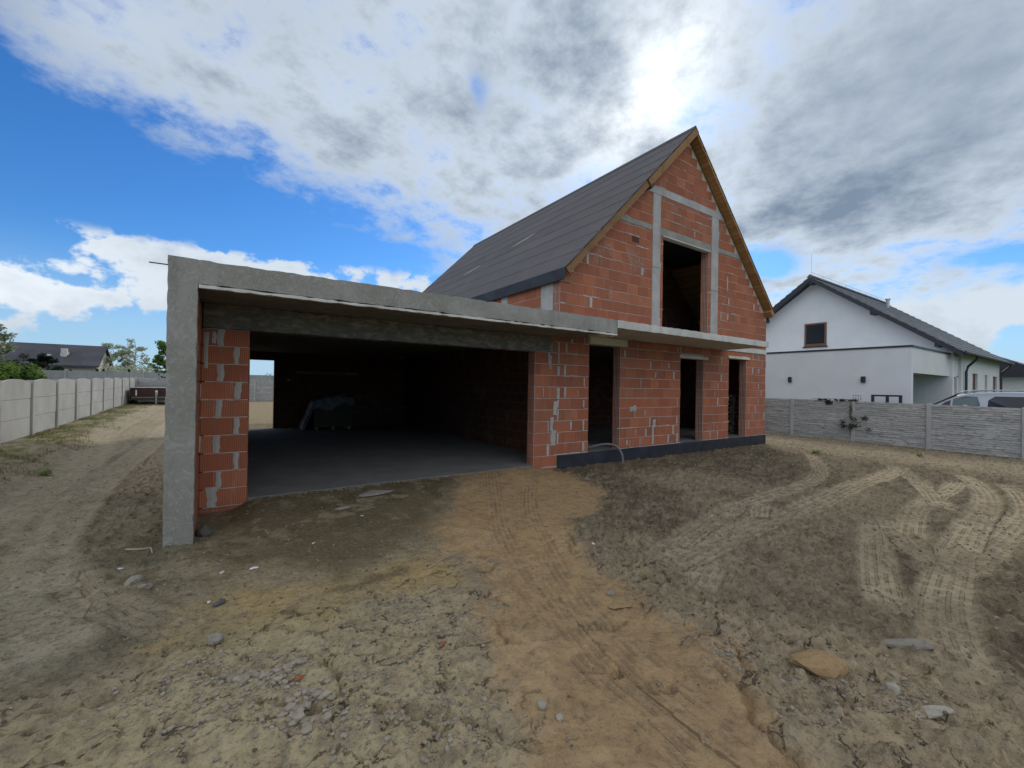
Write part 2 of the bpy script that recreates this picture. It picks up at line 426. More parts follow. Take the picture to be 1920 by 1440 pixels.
# ------------------------------------------------------------------ ground
SAND = [(4.2, .5), (5.81, .25), (5.95, -.54), (5.9, -1.36), (5.41, -2.1), (4.79, -2.5), (3.93, -2.84), (3.52, -3.21), (3.49, -3.62), (3.27, -4.02), (3.13, -4.45), (2.94, -4.86), (2.92, -5.24),
        (2.88, -5.61), (2.64, -5.95), (2.39, -6.24), (2.3, -7.4), (1.0, -7.4), (1.29, -5.67), (1.56, -5.26), (1.62, -5.01), (1.68, -4.69), (2.01, -4.17), (2.29, -3.57), (2.0, -3.06), (2.32, -2.13), (2.91, -1.48)]
MOSS = [(-.2, .72), (1.77, .56), (3.92, .32), (3.42, -1.05), (2.35, -2.14), (2.05, -2.52), (1.43, -2.87), (.96, -3.09), (.67, -2.7), (.19, -2.3), (-.22, -1.5), (-.15, -.9)]
YELLOW = [(-.28, -2.9), (.3, -2.75), (.96, -3.12), (1.5, -2.95), (2.0, -3.1), (1.95, -3.7), (1.3, -3.6), (.6, -3.75), (0.05, -3.85), (-.35, -3.55)]
TRACKS = [  # centre line, half width, depth
    ([(3.62, -4.56), (4.23, -4.52), (5.93, -4.38), (6.86, -4.37), (8.15, -4.31), (10.29, -4.13), (11.91, -4.10), (13.96, -3.91)], 0.190, .024, 0),
    ([(4.12, -4.32), (5.88, -3.89), (7.21, -3.75), (8.79, -3.65), (10.05, -3.50), (11.23, -3.18), (12.90, -2.47), (14.37, -1.75)], 0.150, .024, 0),
    ([(6.12, -4.37), (6.67, -4.04), (7.45, -3.74)], 0.150, .024, 0),
    ([(7.79, -5.11), (6.43, -5.51), (5.44, -5.81), (4.86, -6.01), (4.50, -6.21)], 0.150, .024, 0),
    ([(3.76, -6.75), (4.12, -6.62), (4.54, -6.47), (5.27, -6.31), (6.24, -6.18), (7.45, -6.06), (9.07, -5.94), (10.66, -5.81), (12.27, -5.49), (13.60, -5.06), (14.08, -4.66)], 0.170, .024, 0),
    ([(7.07, -5.66), (8.52, -5.37), (9.96, -5.24), (11.46, -5.21), (13.00, -5.09)], 0.150, .024, 0),
    ([(6.10, -6.26), (6.68, -6.27), (7.83, -6.30), (9.25, -6.30), (10.60, -6.24), (12.37, -5.94), (13.60, -5.56)], 0.150, .024, 0),
    ([(8.14, -5.17), (6.83, -5.68), (6.50, -5.94), (5.94, -6.16)], 0.150, .024, 0),
    ([(14.09, -3.57), (13.02, -4.20), (11.07, -4.98), (9.87, -5.38), (9.23, -5.68)], 0.150, .024, 0),
    ([(3.44, -5.08), (4.03, -4.85), (4.52, -4.65)], 0.150, .024, 0),
    ([(-.87, -3.68), (-1.11, -2.49), (-1.54, -1.03), (-1.67, .43), (-1.76, 3.33), (-1.66, 6.76), (-1.5, 12), (-1.2, 22)], .26, .045, 1),
    ([(-.2, -3.4), (-.55, -2.9), (-.95, -2.2), (-1.2, -1.4)], .16, .02, 0),
    ([(-1.9, -3.2), (-1.95, -1.2), (-2.11, .24), (-2.39, 2.38), (-2.47, 5.54), (-2.9, 10.8), (-2.8, 15.9), (-2.4, 24)], .34, .045, 1),
    ([(4.6, .2), (3.7, -1.4), (2.9, -2.83), (2.38, -4.17), (2.04, -5.21), (2.0, -5.69), (1.91, -6.5)], .13, .008, 2),
    ([(5.37, -.21), (4.3, -1.5), (3.49, -2.71), (2.7, -4.25), (2.37, -5.14), (2.25, -5.85), (2.17, -6.5)], .13, .008, 2),
]
CRACKS = [[(1.95, -5.25), (2.1, -5.38), (2.18, -5.52), (2.2, -5.62), (2.3, -5.7)], [(2.72, -5.72), (2.62, -5.95), (2.42, -6.1), (2.36, -6.3), (2.25, -6.45)], [(1.75, -4.55), (1.72, -4.75), (1.76, -4.82)],
          [(3.05, -5.65), (2.85, -5.85), (2.82, -6.1), (2.7, -6.12)], [(2.7, -6.12), (2.85, -6.2), (3.0, -6.3), (3.2, -6.4)], [(3.6, -3.3), (3.45, -3.55), (3.3, -3.62), (3.25, -3.8)],
          [(-.8, -3.9), (-.45, -4.0), (-.15, -3.98), (.1, -4.15), (.35, -4.2)], [(.2, -4.5), (.5, -4.75), (.8, -4.9), (1.0, -5.2)], [(1.0, -4.1), (1.25, -4.35), (1.45, -4.3), (1.55, -4.55)], [(.5, -4.2), (.62, -4.45), (.6, -4.7)],
          [(2.35, -4.95), (2.5, -5.05), (2.62, -5.02)], [(.9, -5.05), (1.1, -5.15), (1.25, -5.4)]]
_cache = {}
def tracks_at(x, y):
    um = np.zeros(x.shape); sm = np.zeros(x.shape); best = np.zeros(x.shape); dep = np.zeros(x.shape); kind = np.zeros(x.shape)
    for ti, (pts, hw, dp, kd) in enumerate(TRACKS):
        L = spline(pts, .2)
        lo = L.min(0) - hw * 2.2; hi = L.max(0) + hw * 2.2
        sel = np.where((x > lo[0]) & (x < hi[0]) & (y > lo[1]) & (y < hi[1]))[0]
        if len(sel) == 0: continue
        X, Y = x[sel], y[sel]; D = np.full(X.shape, 9.); U = np.zeros(X.shape); SS = np.zeros(X.shape); s0 = 0
        for i in range(len(L) - 1):
            a, b = L[i], L[i + 1]; e = b - a; l = np.hypot(*e) + 1e-9
            t = np.clip(((X - a[0]) * e[0] + (Y - a[1]) * e[1]) / l ** 2, 0, 1)
            ox, oy = X - a[0] - t * e[0], Y - a[1] - t * e[1]; dd = np.hypot(ox, oy); m = dd < D
            sg = np.sign(e[0] * oy - e[1] * ox); D[m] = dd[m]; U[m] = (sg * dd)[m]; SS[m] = (s0 + t * l)[m]; s0 += l
        u = U / hw
        endf = sst(0, .5, SS) * sst(0, .5, s0 - SS)
        mk = sst(1.35, .85, np.abs(u)) * endf * (.55 + .45 * sst(.3, .6, fbm(X, Y, .9 + .1 * ti, 2)))
        berm = np.exp(-((np.abs(u) - 1.25) / .25) ** 2) * endf
        m = mk > best[sel]
        idx = sel[m]; um[idx] = u[m]; sm[idx] = SS[m] + ti * 7.7; best[idx] = mk[m]; kind[idx] = kd
        dep[sel] += -dp * mk * (1 - .2 * m) + berm * dp * .55
    return um, sm, best, dep, kind
def ground_base(x, y):
    h = -.15 + .52 * sst(3, 27, y) + .20 * sst(-2.4, -4.2, x) * sst(27, 8, y) * sst(-8, 2, y)
    h = h + .135 * sst(-1.7, -.08, y) * sst(.1, .5, x) * sst(6.2, 5.2, x) * (y < .05)
    h = h - .07 * sst(8, 19, x) * sst(3, -4, y) * 1.0
    h = h + .03 * np.exp(-((x - 9) / 3) ** 2 - ((y + 2) / 1.2) ** 2) - .06 * sst(-3.5, -5.5, y) * sst(2, -1, x) * 0
    inside = ((x > -.45) & (x < 15.35) & (y > .06) & (y < 12.2))
    return np.where(inside, np.minimum(h, -.15), h)
def build_ground():
    def axis(lo, hi, f0, f1, fine, grow, cap):
        a = list(np.arange(f0, f1, fine)); s = fine
        x = a[-1]
        while x < hi: s = min(s * grow, cap(x)); x += s; a.append(x)
        s = fine; x = a[0]; b = []
        while x > lo: s = min(s * grow, cap(x)); x -= s; b.append(x)
        return np.array(b[::-1] + a)
    def cap(v): return .05 if -5 < v < 17 else (.25 if -12 < v < 30 else 40)
    def capy(v): return .05 if -9 < v < 4 else (.25 if -12 < v < 27 else 40)
    ax = axis(-900, 900, -1.6, 6.2, .020, 1.05, cap); ay = axis(-300, 1500, -7.0, -.9, .020, 1.05, capy)
    nx, ny = len(ax), len(ay)
    X, Y = np.meshgrid(ax, ay); x, y = X.ravel(), Y.ravel()
    um, sm, tm, dep, kd = tracks_at(x, y)
    near = sst(40, 15, np.hypot(x - 4, y))
    # zones, their edges frayed by noise
    wx = (fbm(x, y, 1.9, 4, .6) - .5) * .75; w2 = (fbm(x + 40, y, 6, 3, .6) - .5) * .22
    sand = sst(-.20, .22, sdpoly(x, y, SAND) + wx * .8 + w2 * 1.6)
    moss = sst(-.25, .50, sdpoly(x, y, MOSS) + wx * .9 + w2 * 1.5)
    damp = sst(-.03, .12, sdpoly(x, y, [(.72, -3.32), (1.05, -3.40), (1.42, -3.36), (1.62, -3.22), (1.55, -3.08), (1.2, -3.16), (.9, -3.2)]) + w2 * .8)
    yel = sst(-.25, .30, sdpoly(x, y, YELLOW) + wx * .8 + w2 * 1.4)
    crust = sst(-.3, .35, (-3.55 - y) + .10 * x + wx * .9) * sst(4.4, 3.0, x + wx) * (1 - sand * .75)
    left = sst(.1, -.7, x + wx * .5 + .12 * (y + 1)) * (1 - crust * .5)
    soil = sst(2.6, 3.4, x + wx * .6 - .18 * (y + 3)) * (1 - sand)
    far = sst(-.5, 4, y) * sst(-.3, -.6, x)
    nf = fbm(x, y, 5, 4, .6); nm = fbm(x + 9, y + 3, 1.3, 4, .6); nc = fbm(x, y, 13, 3, .6); nl = fbm(x + 70, y, .45, 3)
    col = np.zeros((len(x), 3))
    def lay(c, m): 
        nonlocal col
        col = col * (1 - m[:, None]) + np.asarray(c)[None] * m[:, None]
    one = np.ones(len(x))
    lay((0.313, 0.250, 0.153), one)
    lay((0.213, 0.172, 0.110), soil)
    lay((0.118, 0.094, 0.062), soil * sst(.46, .62, nf) * .85)
    lay((0.104, 0.082, 0.054), soil * sst(.54, .66, nc) * .75)
    lay((0.328, 0.268, 0.174), soil * sst(.48, .68, nl) * .6)
    lay((0.269, 0.230, 0.146), left)
    lay((0.131, 0.112, 0.070), left * sst(.46, .64, nm) * .85)
    lay((0.165, 0.131, 0.073), sst(.9, .0, x) * sst(-3.2, -1.8, y) * sst(-1.3, -.5, x) * sst(.42, .6, nf) * .85)
    lay((0.340, 0.266, 0.164), crust)
    lay((0.248, 0.202, 0.142), crust * sst(.48, .62, nm) * .9)
    lay((0.426, 0.330, 0.203), crust * sst(.52, .70, nl) * .75)
    lay((0.203, 0.166, 0.115), crust * sst(.56, .68, nc) * .6)
    lay((0.428, 0.306, 0.136), yel * (.55 + .45 * sst(.4, .6, nm)))
    lay((0.134, 0.106, 0.056), moss * .88)
    lay((0.083, 0.072, 0.036), moss * sst(.48, .64, nm) * .7)
    lay((0.298, 0.241, 0.146), moss * sst(.56, .68, nf) * sst(-2.6, -1.2, y) * .75)
    lay((0.149, 0.105, 0.054), damp * .8)
    lay((0.442, 0.281, 0.134), sand * (.78 + .22 * sst(.35, .6, nm)))
    lay((0.343, 0.233, 0.126), sand * sst(.50, .66, nl) * .6)
    lay((0.497, 0.353, 0.194), sand * sst(.56, .70, nm) * .55)
    lay((0.298, 0.204, 0.115), sand * sst(.56, .70, nc) * .45)
    lay((0.368, 0.306, 0.209), far * .85)
    lay((0.428, 0.358, 0.243), far * sst(.5, .65, nl) * .5)
    # paler yard towards the right-hand fence
    ry = sst(13.5, 16.0, x + wx)
    lay((0.359, 0.291, 0.194), ry * .85)
    lay((0.224, 0.182, 0.112), ry * sst(.5, .66, nf) * .55)
    # packed, dusty wheel tracks
    lay((0.406, 0.331, 0.218), tm * (kd == 0) * .92)
    lay((0.422, 0.363, 0.252), tm * (kd == 1) * .80)
    lay((0.418, 0.281, 0.150), tm * (kd == 2) * .4)
    ol = (crust * sst(2.4, .2, x) * (1 - sand))[:, None]; col = col * (1 - ol + ol * np.array((.955, 1.015, .99)))
    # grass along the left fence
    gv = sst(-3.0, -3.6, x + wx * .9 + .004 * y) * sst(-9, -3, y)
    lay((.150, .150, .060), gv * sst(.35, .6, nf) * .9)
    # fields beyond the plot
    fld = np.maximum(np.maximum(sst(28, 31, y), sst(-4.6, -6, x)), np.maximum(sst(-11, -14, y), sst(20.5, 23, x)))
    lay((.12, .15, .055), fld)
    h = ground_base(x, y)
    clod = (fbm(x, y, 9, 3, .6) - .5) * .085 + (np.maximum(fbm(x + 5, y, 20, 2, .6), .52) - .52) * .17
    smooth = np.clip(1 - .75 * tm - .55 * sand - .5 * moss - .45 * yel, .18, 1)
    h = h + near * (clod * smooth * (.26 + .70 * soil + .35 * left) + (nm - .5) * .035)
    # crusted slabs of hardpan: plates with broken rims
    pl = fbm(x + 31, y + 7, 1.7, 3, .55); plate = sst(.49, .53, pl + (nc - .5) * .10)
    h = h + near * crust * plate * .035 + near * crust * (nc - .5) * .03
    h = h + dep * near * .9
    tread = (np.cos(um * 9.4) * .5 + .5) * np.where(kd == 1, 0, np.where(kd == 2, .3, 1.)) * tm * .008
    h = h + near * tread
    ck = np.zeros(len(x))
    for L in CRACKS:
        L = spline(L, .06); lo = L.min(0) - .1; hi = L.max(0) + .1
        sel = np.where((x > lo[0]) & (x < hi[0]) & (y > lo[1]) & (y < hi[1]))[0]
        if not len(sel): continue
        D = np.full(len(sel), 9.); jx = (vnoise(x[sel] * 22, y[sel] * 22) - .5) * .05; jy = (vnoise(x[sel] * 22 + 50, y[sel] * 22) - .5) * .05
        for i in range(len(L) - 1):
            a, b = L[i], L[i + 1]; e = b - a
            t = np.clip(((x[sel] + jx - a[0]) * e[0] + (y[sel] + jy - a[1]) * e[1]) / (e @ e + 1e-9), 0, 1)
            D = np.minimum(D, np.hypot(x[sel] + jx - a[0] - t * e[0], y[sel] + jy - a[1] - t * e[1]))
        ck[sel] = np.maximum(ck[sel], sst(.026, .006, D))
    h = h - ck * .05
    # keep the soil off the house and the slab edge
    h = np.where((x > .3) & (x < 5.55) & (y > -.06) & (y < .3), np.minimum(h, -.012), h)
    h = np.where((x > 5.45) & (x < 15.4) & (y > -.02) & (y < 12), np.minimum(h, -.10), h)
    me = bpy.data.meshes.new('ground')
    n = nx * ny
    me.vertices.add(n); co = np.stack([x, y, h], 1).astype(np.float32); me.vertices.foreach_set('co', co.ravel())
    i = np.arange(nx - 1)[None] + np.arange(ny - 1)[:, None] * nx; i = i.ravel()
    q = np.stack([i, i + 1, i + nx + 1, i + nx], 1).astype(np.int32)
    me.loops.add(q.size); me.loops.foreach_set('vertex_index', q.ravel())
    me.polygons.add(len(q)); me.polygons.foreach_set('loop_start', np.arange(0, q.size, 4, dtype=np.int32))
    me.polygons.foreach_set('use_smooth', np.ones(len(q), bool))
    me.update(); me.validate()
    a = me.attributes.new('soil', 'FLOAT_COLOR', 'POINT'); a.data.foreach_set('color', np.concatenate([col, np.ones((n, 1))], 1).astype(np.float32).ravel())
    a = me.attributes.new('track', 'FLOAT_VECTOR', 'POINT'); a.data.foreach_set('vector', np.stack([um, sm, tm * np.where(kd == 1, 0, np.where(kd == 2, .6, 1.))], 1).astype(np.float32).ravel())
    a = me.attributes.new('grit', 'FLOAT_VECTOR', 'POINT'); a.data.foreach_set('vector', np.stack([np.clip(crust + .3 * soil + .3 * left, 0, 1), np.clip(moss, 0, 1), sand], 1).astype(np.float32).ravel())
    m, nt, b = mat('bare_soil'); p = pos(nt)
    at = lambda nm_: node(nt, 'ShaderNodeAttribute', attribute_name=nm_)
    c = S(nt, at('soil').outputs['Color'])
    u, s_, tmk = sep(nt, S(nt, at('track').outputs['Vector'])); gr, ms, sa = sep(nt, S(nt, at('grit').outputs['Vector']))
    n1 = noise(nt, p, 26, 5, .70); n2 = noise(nt, p, 110, 2, .65); n3 = noise(nt, p, 7, 4, .62, .4)
    vn = node(nt, 'ShaderNodeTexVoronoi'); nt.links.new(p.k, vn.inputs['Vector']); vn.inputs['Scale'].default_value = 42
    v1 = S(nt, vn.outputs[0]); pc = sep(nt, S(nt, vn.outputs[1]))[0]
    rgh = 1.0 - tmk * .55 - sa * .4
    c = mix(nt, n3.step(.40, .66, 0, .6), c, mix(nt, .5, c, (.10, .078, .052)))
    c = mix(nt, n1.step(.50, .66) * rgh * .75, c, mix(nt, .62, c, (.055, .043, .03)))
    c = mix(nt, n1.step(.46, .34) * .45, c, mix(nt, .4, c, (.52, .42, .29)))
    c = mix(nt, n2.step(.54, .74) * .5, c, mix(nt, .45, c, (.54, .45, .33)))
    c = mix(nt, n2.step(.44, .28) * .5, c, mix(nt, .5, c, (.07, .055, .04)))
    peb = v1.step(.30, .20) * pc.step(.72, .80) * gr
    c = mix(nt, peb * .6, c, (.36, .34, .31))
    brk = n3.step(.36, .58)
    rib = (u * 13.0).sin().step(-.75, .0); lug = ((s_ * 75.0) + (u.abs() * 5.0)).sin().step(-.5, .3)
    tread = 1.0 - (1.0 - rib * (lug * .35 + .65)) * brk
    c = mix(nt, (1.0 - tread) * tmk * .42, c, mix(nt, .65, c, (.06, .05, .042)))
    wv = node(nt, 'ShaderNodeVectorMath', operation='ADD'); nt.links.new(p.k, wv.inputs[0]); nt.links.new(comb(nt, (n3 - .5) * .35, (n1 - .5) * .12, 0.0).k, wv.inputs[1])
    ce = voronoi(nt, S(nt, wv.outputs[0]), 3.2, 'DISTANCE_TO_EDGE')
    crk = ce.step(.030, .004) * n3.step(.46, .60) * gr * (1.0 - tmk)
    c = mix(nt, crk * .75, c, (.07, .055, .04))
    finish(nt, b, c, .96, .08)
    hgt = n1 * 1.2 + peb * .5 + tread * tmk * 1.1 - crk * .8
    bump(nt, b, hgt, 1.0, .022)
    me.materials.append(m)
    o = bpy.data.objects.new('ground', me); COL.objects.link(o); props(o, kind='structure')
    g = {'ax': ax, 'ay': ay, 'h': h.reshape(ny, nx)}
    return g
GR = build_ground()
def gz(x, y):
    ix = min(max(np.searchsorted(GR['ax'], x) - 1, 0), len(GR['ax']) - 2); iy = min(max(np.searchsorted(GR['ay'], y) - 1, 0), len(GR['ay']) - 2)
    ax, ay, h = GR['ax'], GR['ay'], GR['h']
    fx = (x - ax[ix]) / (ax[ix + 1] - ax[ix]); fy = (y - ay[iy]) / (ay[iy + 1] - ay[iy])
    return float((h[iy, ix] * (1 - fx) + h[iy, ix + 1] * fx) * (1 - fy) + (h[iy + 1, ix] * (1 - fx) + h[iy + 1, ix + 1] * fx) * fy)

# ------------------------------------------------------------------ the unfinished brick house
RX, RZ = 10.8, 8.95                     # ridge, top of the roof; both slopes at 45 degrees
WT = 8.76                               # line of the gable wall under the boards
X0, X1 = 6.18, 15.41
house = empty('brick_house', (RX, 6, 0), 'unfinished red brick house with dark felt gable roof and concrete carport', 'house')
C_H, C_L = .25, .385
bricks = []                             # (x0,x1,z0,z1,grooved, face, plane) collected first, the largest become objects
def rows(x0, x1, z0, z1, face='y', plane=0.0, grooved=False, clip=None, zstart=None, depth=.24):
    z = z0 if zstart is None else zstart; k = int(round(z / C_H)) + int(x0 * 10) % 2
    while z < z1 - .02:
        za, zb = max(z, z0), min(z + C_H, z1)
        if zb - za > .03:
            a, b = x0, x1
            if clip: a, b = max(a, RX - (WT - zb)), min(b, RX + (WT - zb))
            if b - a > .08:
                off = (k % 2) * C_L * .5 + rnd.uniform(-.05, .05)
                cuts = [a]; c = a + (C_L if off < .12 else off) * 1.0
                while c < b - .07: cuts.append(c); c += C_L + rnd.uniform(-.006, .006)
                cuts.append(b)
                for q in range(len(cuts) - 1):
                    bricks.append((cuts[q] + (.0018 if q else 0), cuts[q + 1] - (.0018 if q < len(cuts) - 2 else 0), za + .006, zb - .006, grooved and q == 0, face, plane, depth))
        z += C_H; k += 1
# openings of the front wall
GX0, GX1 = .34, 5.52
D1, D2, D3 = (7.11, 8.17, 2.68), (10.62, 11.72, 2.53), (13.1, 14.15, 2.64)
ZS, ZT = .165, 2.863                    # plinth top, underside of floor slab
rows(5.52, 6.18, -.2, ZT, grooved=True, zstart=-.335)
rows(6.18, D1[0], ZS, ZT, zstart=ZS)
rows(D1[1], D2[0], ZS, ZT, grooved=True, zstart=ZS)
rows(D2[1], D3[0], ZS, ZT, grooved=True, zstart=ZS)
rows(D3[1], X1, ZS, ZT, grooved=True, zstart=ZS)
for d in (D2, D3): rows(d[0], d[1], d[2] + .09, ZT, zstart=ZS + 10 * C_H - .0)
rows(-.226, GX0, -.2, 2.41, zstart=-.335)
ZU = 3.035
WX0, WX1, WZ = 9.78, 11.9, 5.76
rows(X0, 9.33, ZU, 5.82, grooved=True, clip=True); rows(9.66, WX0, ZU, 5.76); rows(WX1, 12.05, ZU, 5.76, grooved=True); rows(12.42, X1, ZU, 5.82, clip=True)
rows(X0, 9.33, 5.965, 6.82, clip=True); rows(9.66, 12.05, 5.975, 6.82); rows(12.42, X1, 5.965, 6.82, clip=True)
rows(X0, X1, 7.03, WT, clip=True)
# side wall over the garage roof (runs along y at x = X0) and inner face of the carport wing
rows(.68, 2.08, ZU, 4.05, 'x', X0); rows(2.4, 9.0, ZU, 4.05, 'x', X0)
rows(-1.14, -.003, -.2, 2.70, 'wing', -.238, zstart=-.335)

front = MB()
def P(poly, y0=.008, y1=.235): front.prism(poly, y0, y1)
rect = lambda a, b, c, d: [(a, c), (b, c), (b, d), (a, d)]
for a, b, c, d in ((5.53, 6.18, -.2, ZT), (6.18, D1[0] - .004, ZS - .01, ZT), (D1[1] + .008, D2[0] - .004, ZS - .01, ZT), (D2[1] + .008, D3[0] - .004, ZS - .01, ZT), (D3[1] + .008, X1 - .006, ZS - .01, ZT),
                   (D1[0] - .004, D1[1] + .008, D1[2] + .18, ZT), (D2[0] - .004, D2[1] + .008, D2[2] + .09, ZT), (D3[0] - .004, D3[1] + .008, D3[2] + .08, ZT)):
    P(rect(a, b, c, d))
xl = lambda z: RX - (WT - z); xr = lambda z: RX + (WT - z)
ZE = WT - (RX - X0)                     # 4.14 wall top at the eaves
P([(X0 + .008, ZU), (WX0 - .004, ZU), (WX0 - .004, WZ + .2), (xl(WZ + .2), WZ + .2), (X0 + .008, ZE)])
P([(WX1 + .008, ZU), (X1 - .006, ZU), (X1 - .006, WT - (X1 - RX)), (xr(WZ + .2), WZ + .2), (WX1 + .008, WZ + .2)])
P([(xl(WZ + .2), WZ + .2), (xr(WZ + .2), WZ + .2), (RX, WT)])
wall = front.obj('front_wall', MORTAR, house); MB().prism(rect(-.18, GX0 - .006, -.2, 2.41), .008, .235).obj('garage_pier', MORTAR, house)
sidew = MB().box(X0 + .008, X0 + .24, .236, 12.0, ZU, ZE).obj('side_wall', MORTAR, house)
MB().box(X1 - .24, X1, .236, 12.0, -.1, ZT).obj('side_wall', BLOCKS_SHADED, house); MB().box(X1 - .24, X1, .236, 12.0, ZU, ZE - .02).obj('side_wall', BLOCKS_SHADED, house)
MB().box(6.45, 6.69, .236, 12.0, -.1, ZT).obj('garage_party_wall', BLOCKS_SHADED, house)
MB().prism([(X0, ZU), (X1, ZU), (X1, ZE - .01), (RX, WT - .03), (X0, ZE - .01)], 11.95, 12.2).obj('rear_gable_wall', BLOCKS_SHADED, house)
MB().box(6.69, X1, 11.95, 12.2, -.1, ZT).obj('rear_wall', BLOCKS_SHADED, house); MB().box(6.69, X1 - .24, 5.0, 5.2, .15, ZT - .003).obj('inner_wall', BLOCKS_SHADED, house)
MB().prism([(6.5, ZU), (15.1, ZU), (15.1, 4.1), (12.6, 6.6), (9.0, 6.6), (6.5, 4.1)], 2.3, 2.5).obj('attic_wall', BLOCKS_SHADED, house)  # moved up close behind the window to keep the opening dark
wing = MB().box(-.47, -.236, -1.14, 10.6, -.25, 2.745).obj('carport_side_wall', BLOCKS_SHADED, house)

_bm = {}
def brick_mesh(L, D, H, gro):
    k = (round(L, 2), round(D, 2), round(H, 2), gro)
    if k not in _bm:
        b = MB()
        if gro:                          # tongue-and-groove end of a hollow clay block
            n = 5; w = D / n; pr = [(L, 0), (L, D)]
            for q in range(n):
                y1 = D - q * w; pr += [(0, y1 - .004), (0, y1 - w * .58), (.016, y1 - w * .66), (.016, y1 - w * .96)]
            b.prism(pr, 0, H, 'z')
        else: b.cbox(0, L, 0, D, 0, H, .005)
        _bm[k] = b.mesh('brick', BRICK)
    return _bm[k]
def place_brick(t):
    a, b, z0, z1, gro, face, pl, dep = t
    me = brick_mesh(b - a, dep, z1 - z0, gro)
    j = rnd.uniform(-.003, .004)
    if face == 'y': M = Matrix.Translation((a, pl + j, z0))
    elif face == 'x': M = Matrix.Translation((pl + j, b, z0)) @ Matrix.Rotation(-math.pi / 2, 4, 'Z')
    else: M = Matrix.Translation((pl + .01 + j, a, z0)) @ Matrix.Rotation(math.pi / 2, 4, 'Z')
    return me, M
def key(t):
    a, b, z0, z1, gro, face, pl, dep = t
    c = Vector(((a + b) / 2, pl, (z0 + z1) / 2)) if face == 'y' else Vector((pl, (a + b) / 2, (z0 + z1) / 2))
    dd = (c - CAM); n = abs(dd.y) if face == 'y' else abs(dd.x)
    return -(b - a) * (z1 - z0) * n / dd.length ** 3
bricks.sort(key=key)
# the little column of bricks behind the first pillar is in sight too, so every kind is kept in the order of its size in the picture
par = {'y': wall, 'x': sidew, 'wing': wing}
rest = {k: MB() for k in par}
for i, t in enumerate(bricks):
    me, M = place_brick(t); p_ = par[t[5]]
    if i < 300:
        o = bpy.data.objects.new('brick', me); COL.objects.link(o); o.parent = p_
        off = wpos(p_); o.matrix_local = Matrix.Translation(-off) @ M
    else:
        rest[t[5]].add([M @ v.co for v in me.vertices], [tuple(f.vertices) for f in me.polygons])
for k, b in rest.items():
    if b.v: props(b.obj('brickwork', BRICK, par[k]), kind='stuff')

# mortar squeezed out of the upright joints
sm = MB()
def smear(x, z, w, h):
    """a ragged upright (or, if wide, lying) strip of mortar"""
    n = 7; L_, R_, M_ = [], [], []
    wob = rnd.uniform(.6, 1.0)
    for k in range(n):
        t = k / (n - 1) - .5
        if h >= w:
            l = w * .5 * rnd.uniform(.6, 1.1); r_ = w * .5 * rnd.uniform(.6, 1.1) * (1 + .4 * t * wob)
            L_.append((x - l, -.0055, z + t * h)); R_.append((x + r_, -.0055, z + t * h)); M_.append((x + (r_ - l) * .3, -.011, z + t * h))
        else:
            l = h * .5 * rnd.uniform(.3, 1.2); r_ = h * .5 * rnd.uniform(.3, 1.2)
            L_.append((x + t * w, -.0055, z - l)); R_.append((x + t * w, -.0055, z + r_)); M_.append((x + t * w, -.011, z))
    f = []
    for k in range(n - 1): f += [(k, k + 1, 2 * n + k + 1, 2 * n + k), (2 * n + k, 2 * n + k + 1, n + k + 1, n + k)]
    sm.add(L_ + R_ + M_, f)
for t in bricks:
    a, b, z0, z1, gro, face, pl, dep = t
    if face != 'y' or z1 - z0 < .15: continue
    if z1 < 2.9 and rnd.random() < .42 and not gro: smear(a - .002, (z0 + z1) / 2 + rnd.uniform(-.02, .02), rnd.uniform(.02, .09), (z1 - z0) * rnd.uniform(.6, 1.12))
    elif z1 > 3 and rnd.random() < .05 and not gro: smear(a - .006, (z0 + z1) / 2, rnd.uniform(.03, .12), (z1 - z0) * rnd.uniform(.7, 1.1))
for t in bricks:
    a, b, z0, z1, gro, face, pl, dep = t
    if face == 'y' and rnd.random() < (.20 if z1 > 3 else .16): smear((a + b) / 2, z0 - .004, (b - a) * rnd.uniform(.5, 1.6), rnd.uniform(.018, .045))
for x, z, w, h in ((6.05, .55, .16, .33), (6.1, 1.2, .12, .3), (8.65, 1.15, .26, .16), (9.45, .45, .10, .5), (9.5, .75, .12, .2), (6.0, .85, .1, .3), (8.45, .3, .07, .12)):
    smear(x, z, w, h)
for k in range(9): smear((.20 if k % 2 else -.02) + rnd.uniform(-.02, .02), .29 + k * .25, rnd.uniform(.06, .10), .235)      # garage pier
smear(-.08, .06, .14, .28); smear(5.95, 2.2, .05, .3); smear(-.17, 2.1, .06, .5)
props(sm.obj('mortar_smears', SMEAR, wall), kind='stuff')

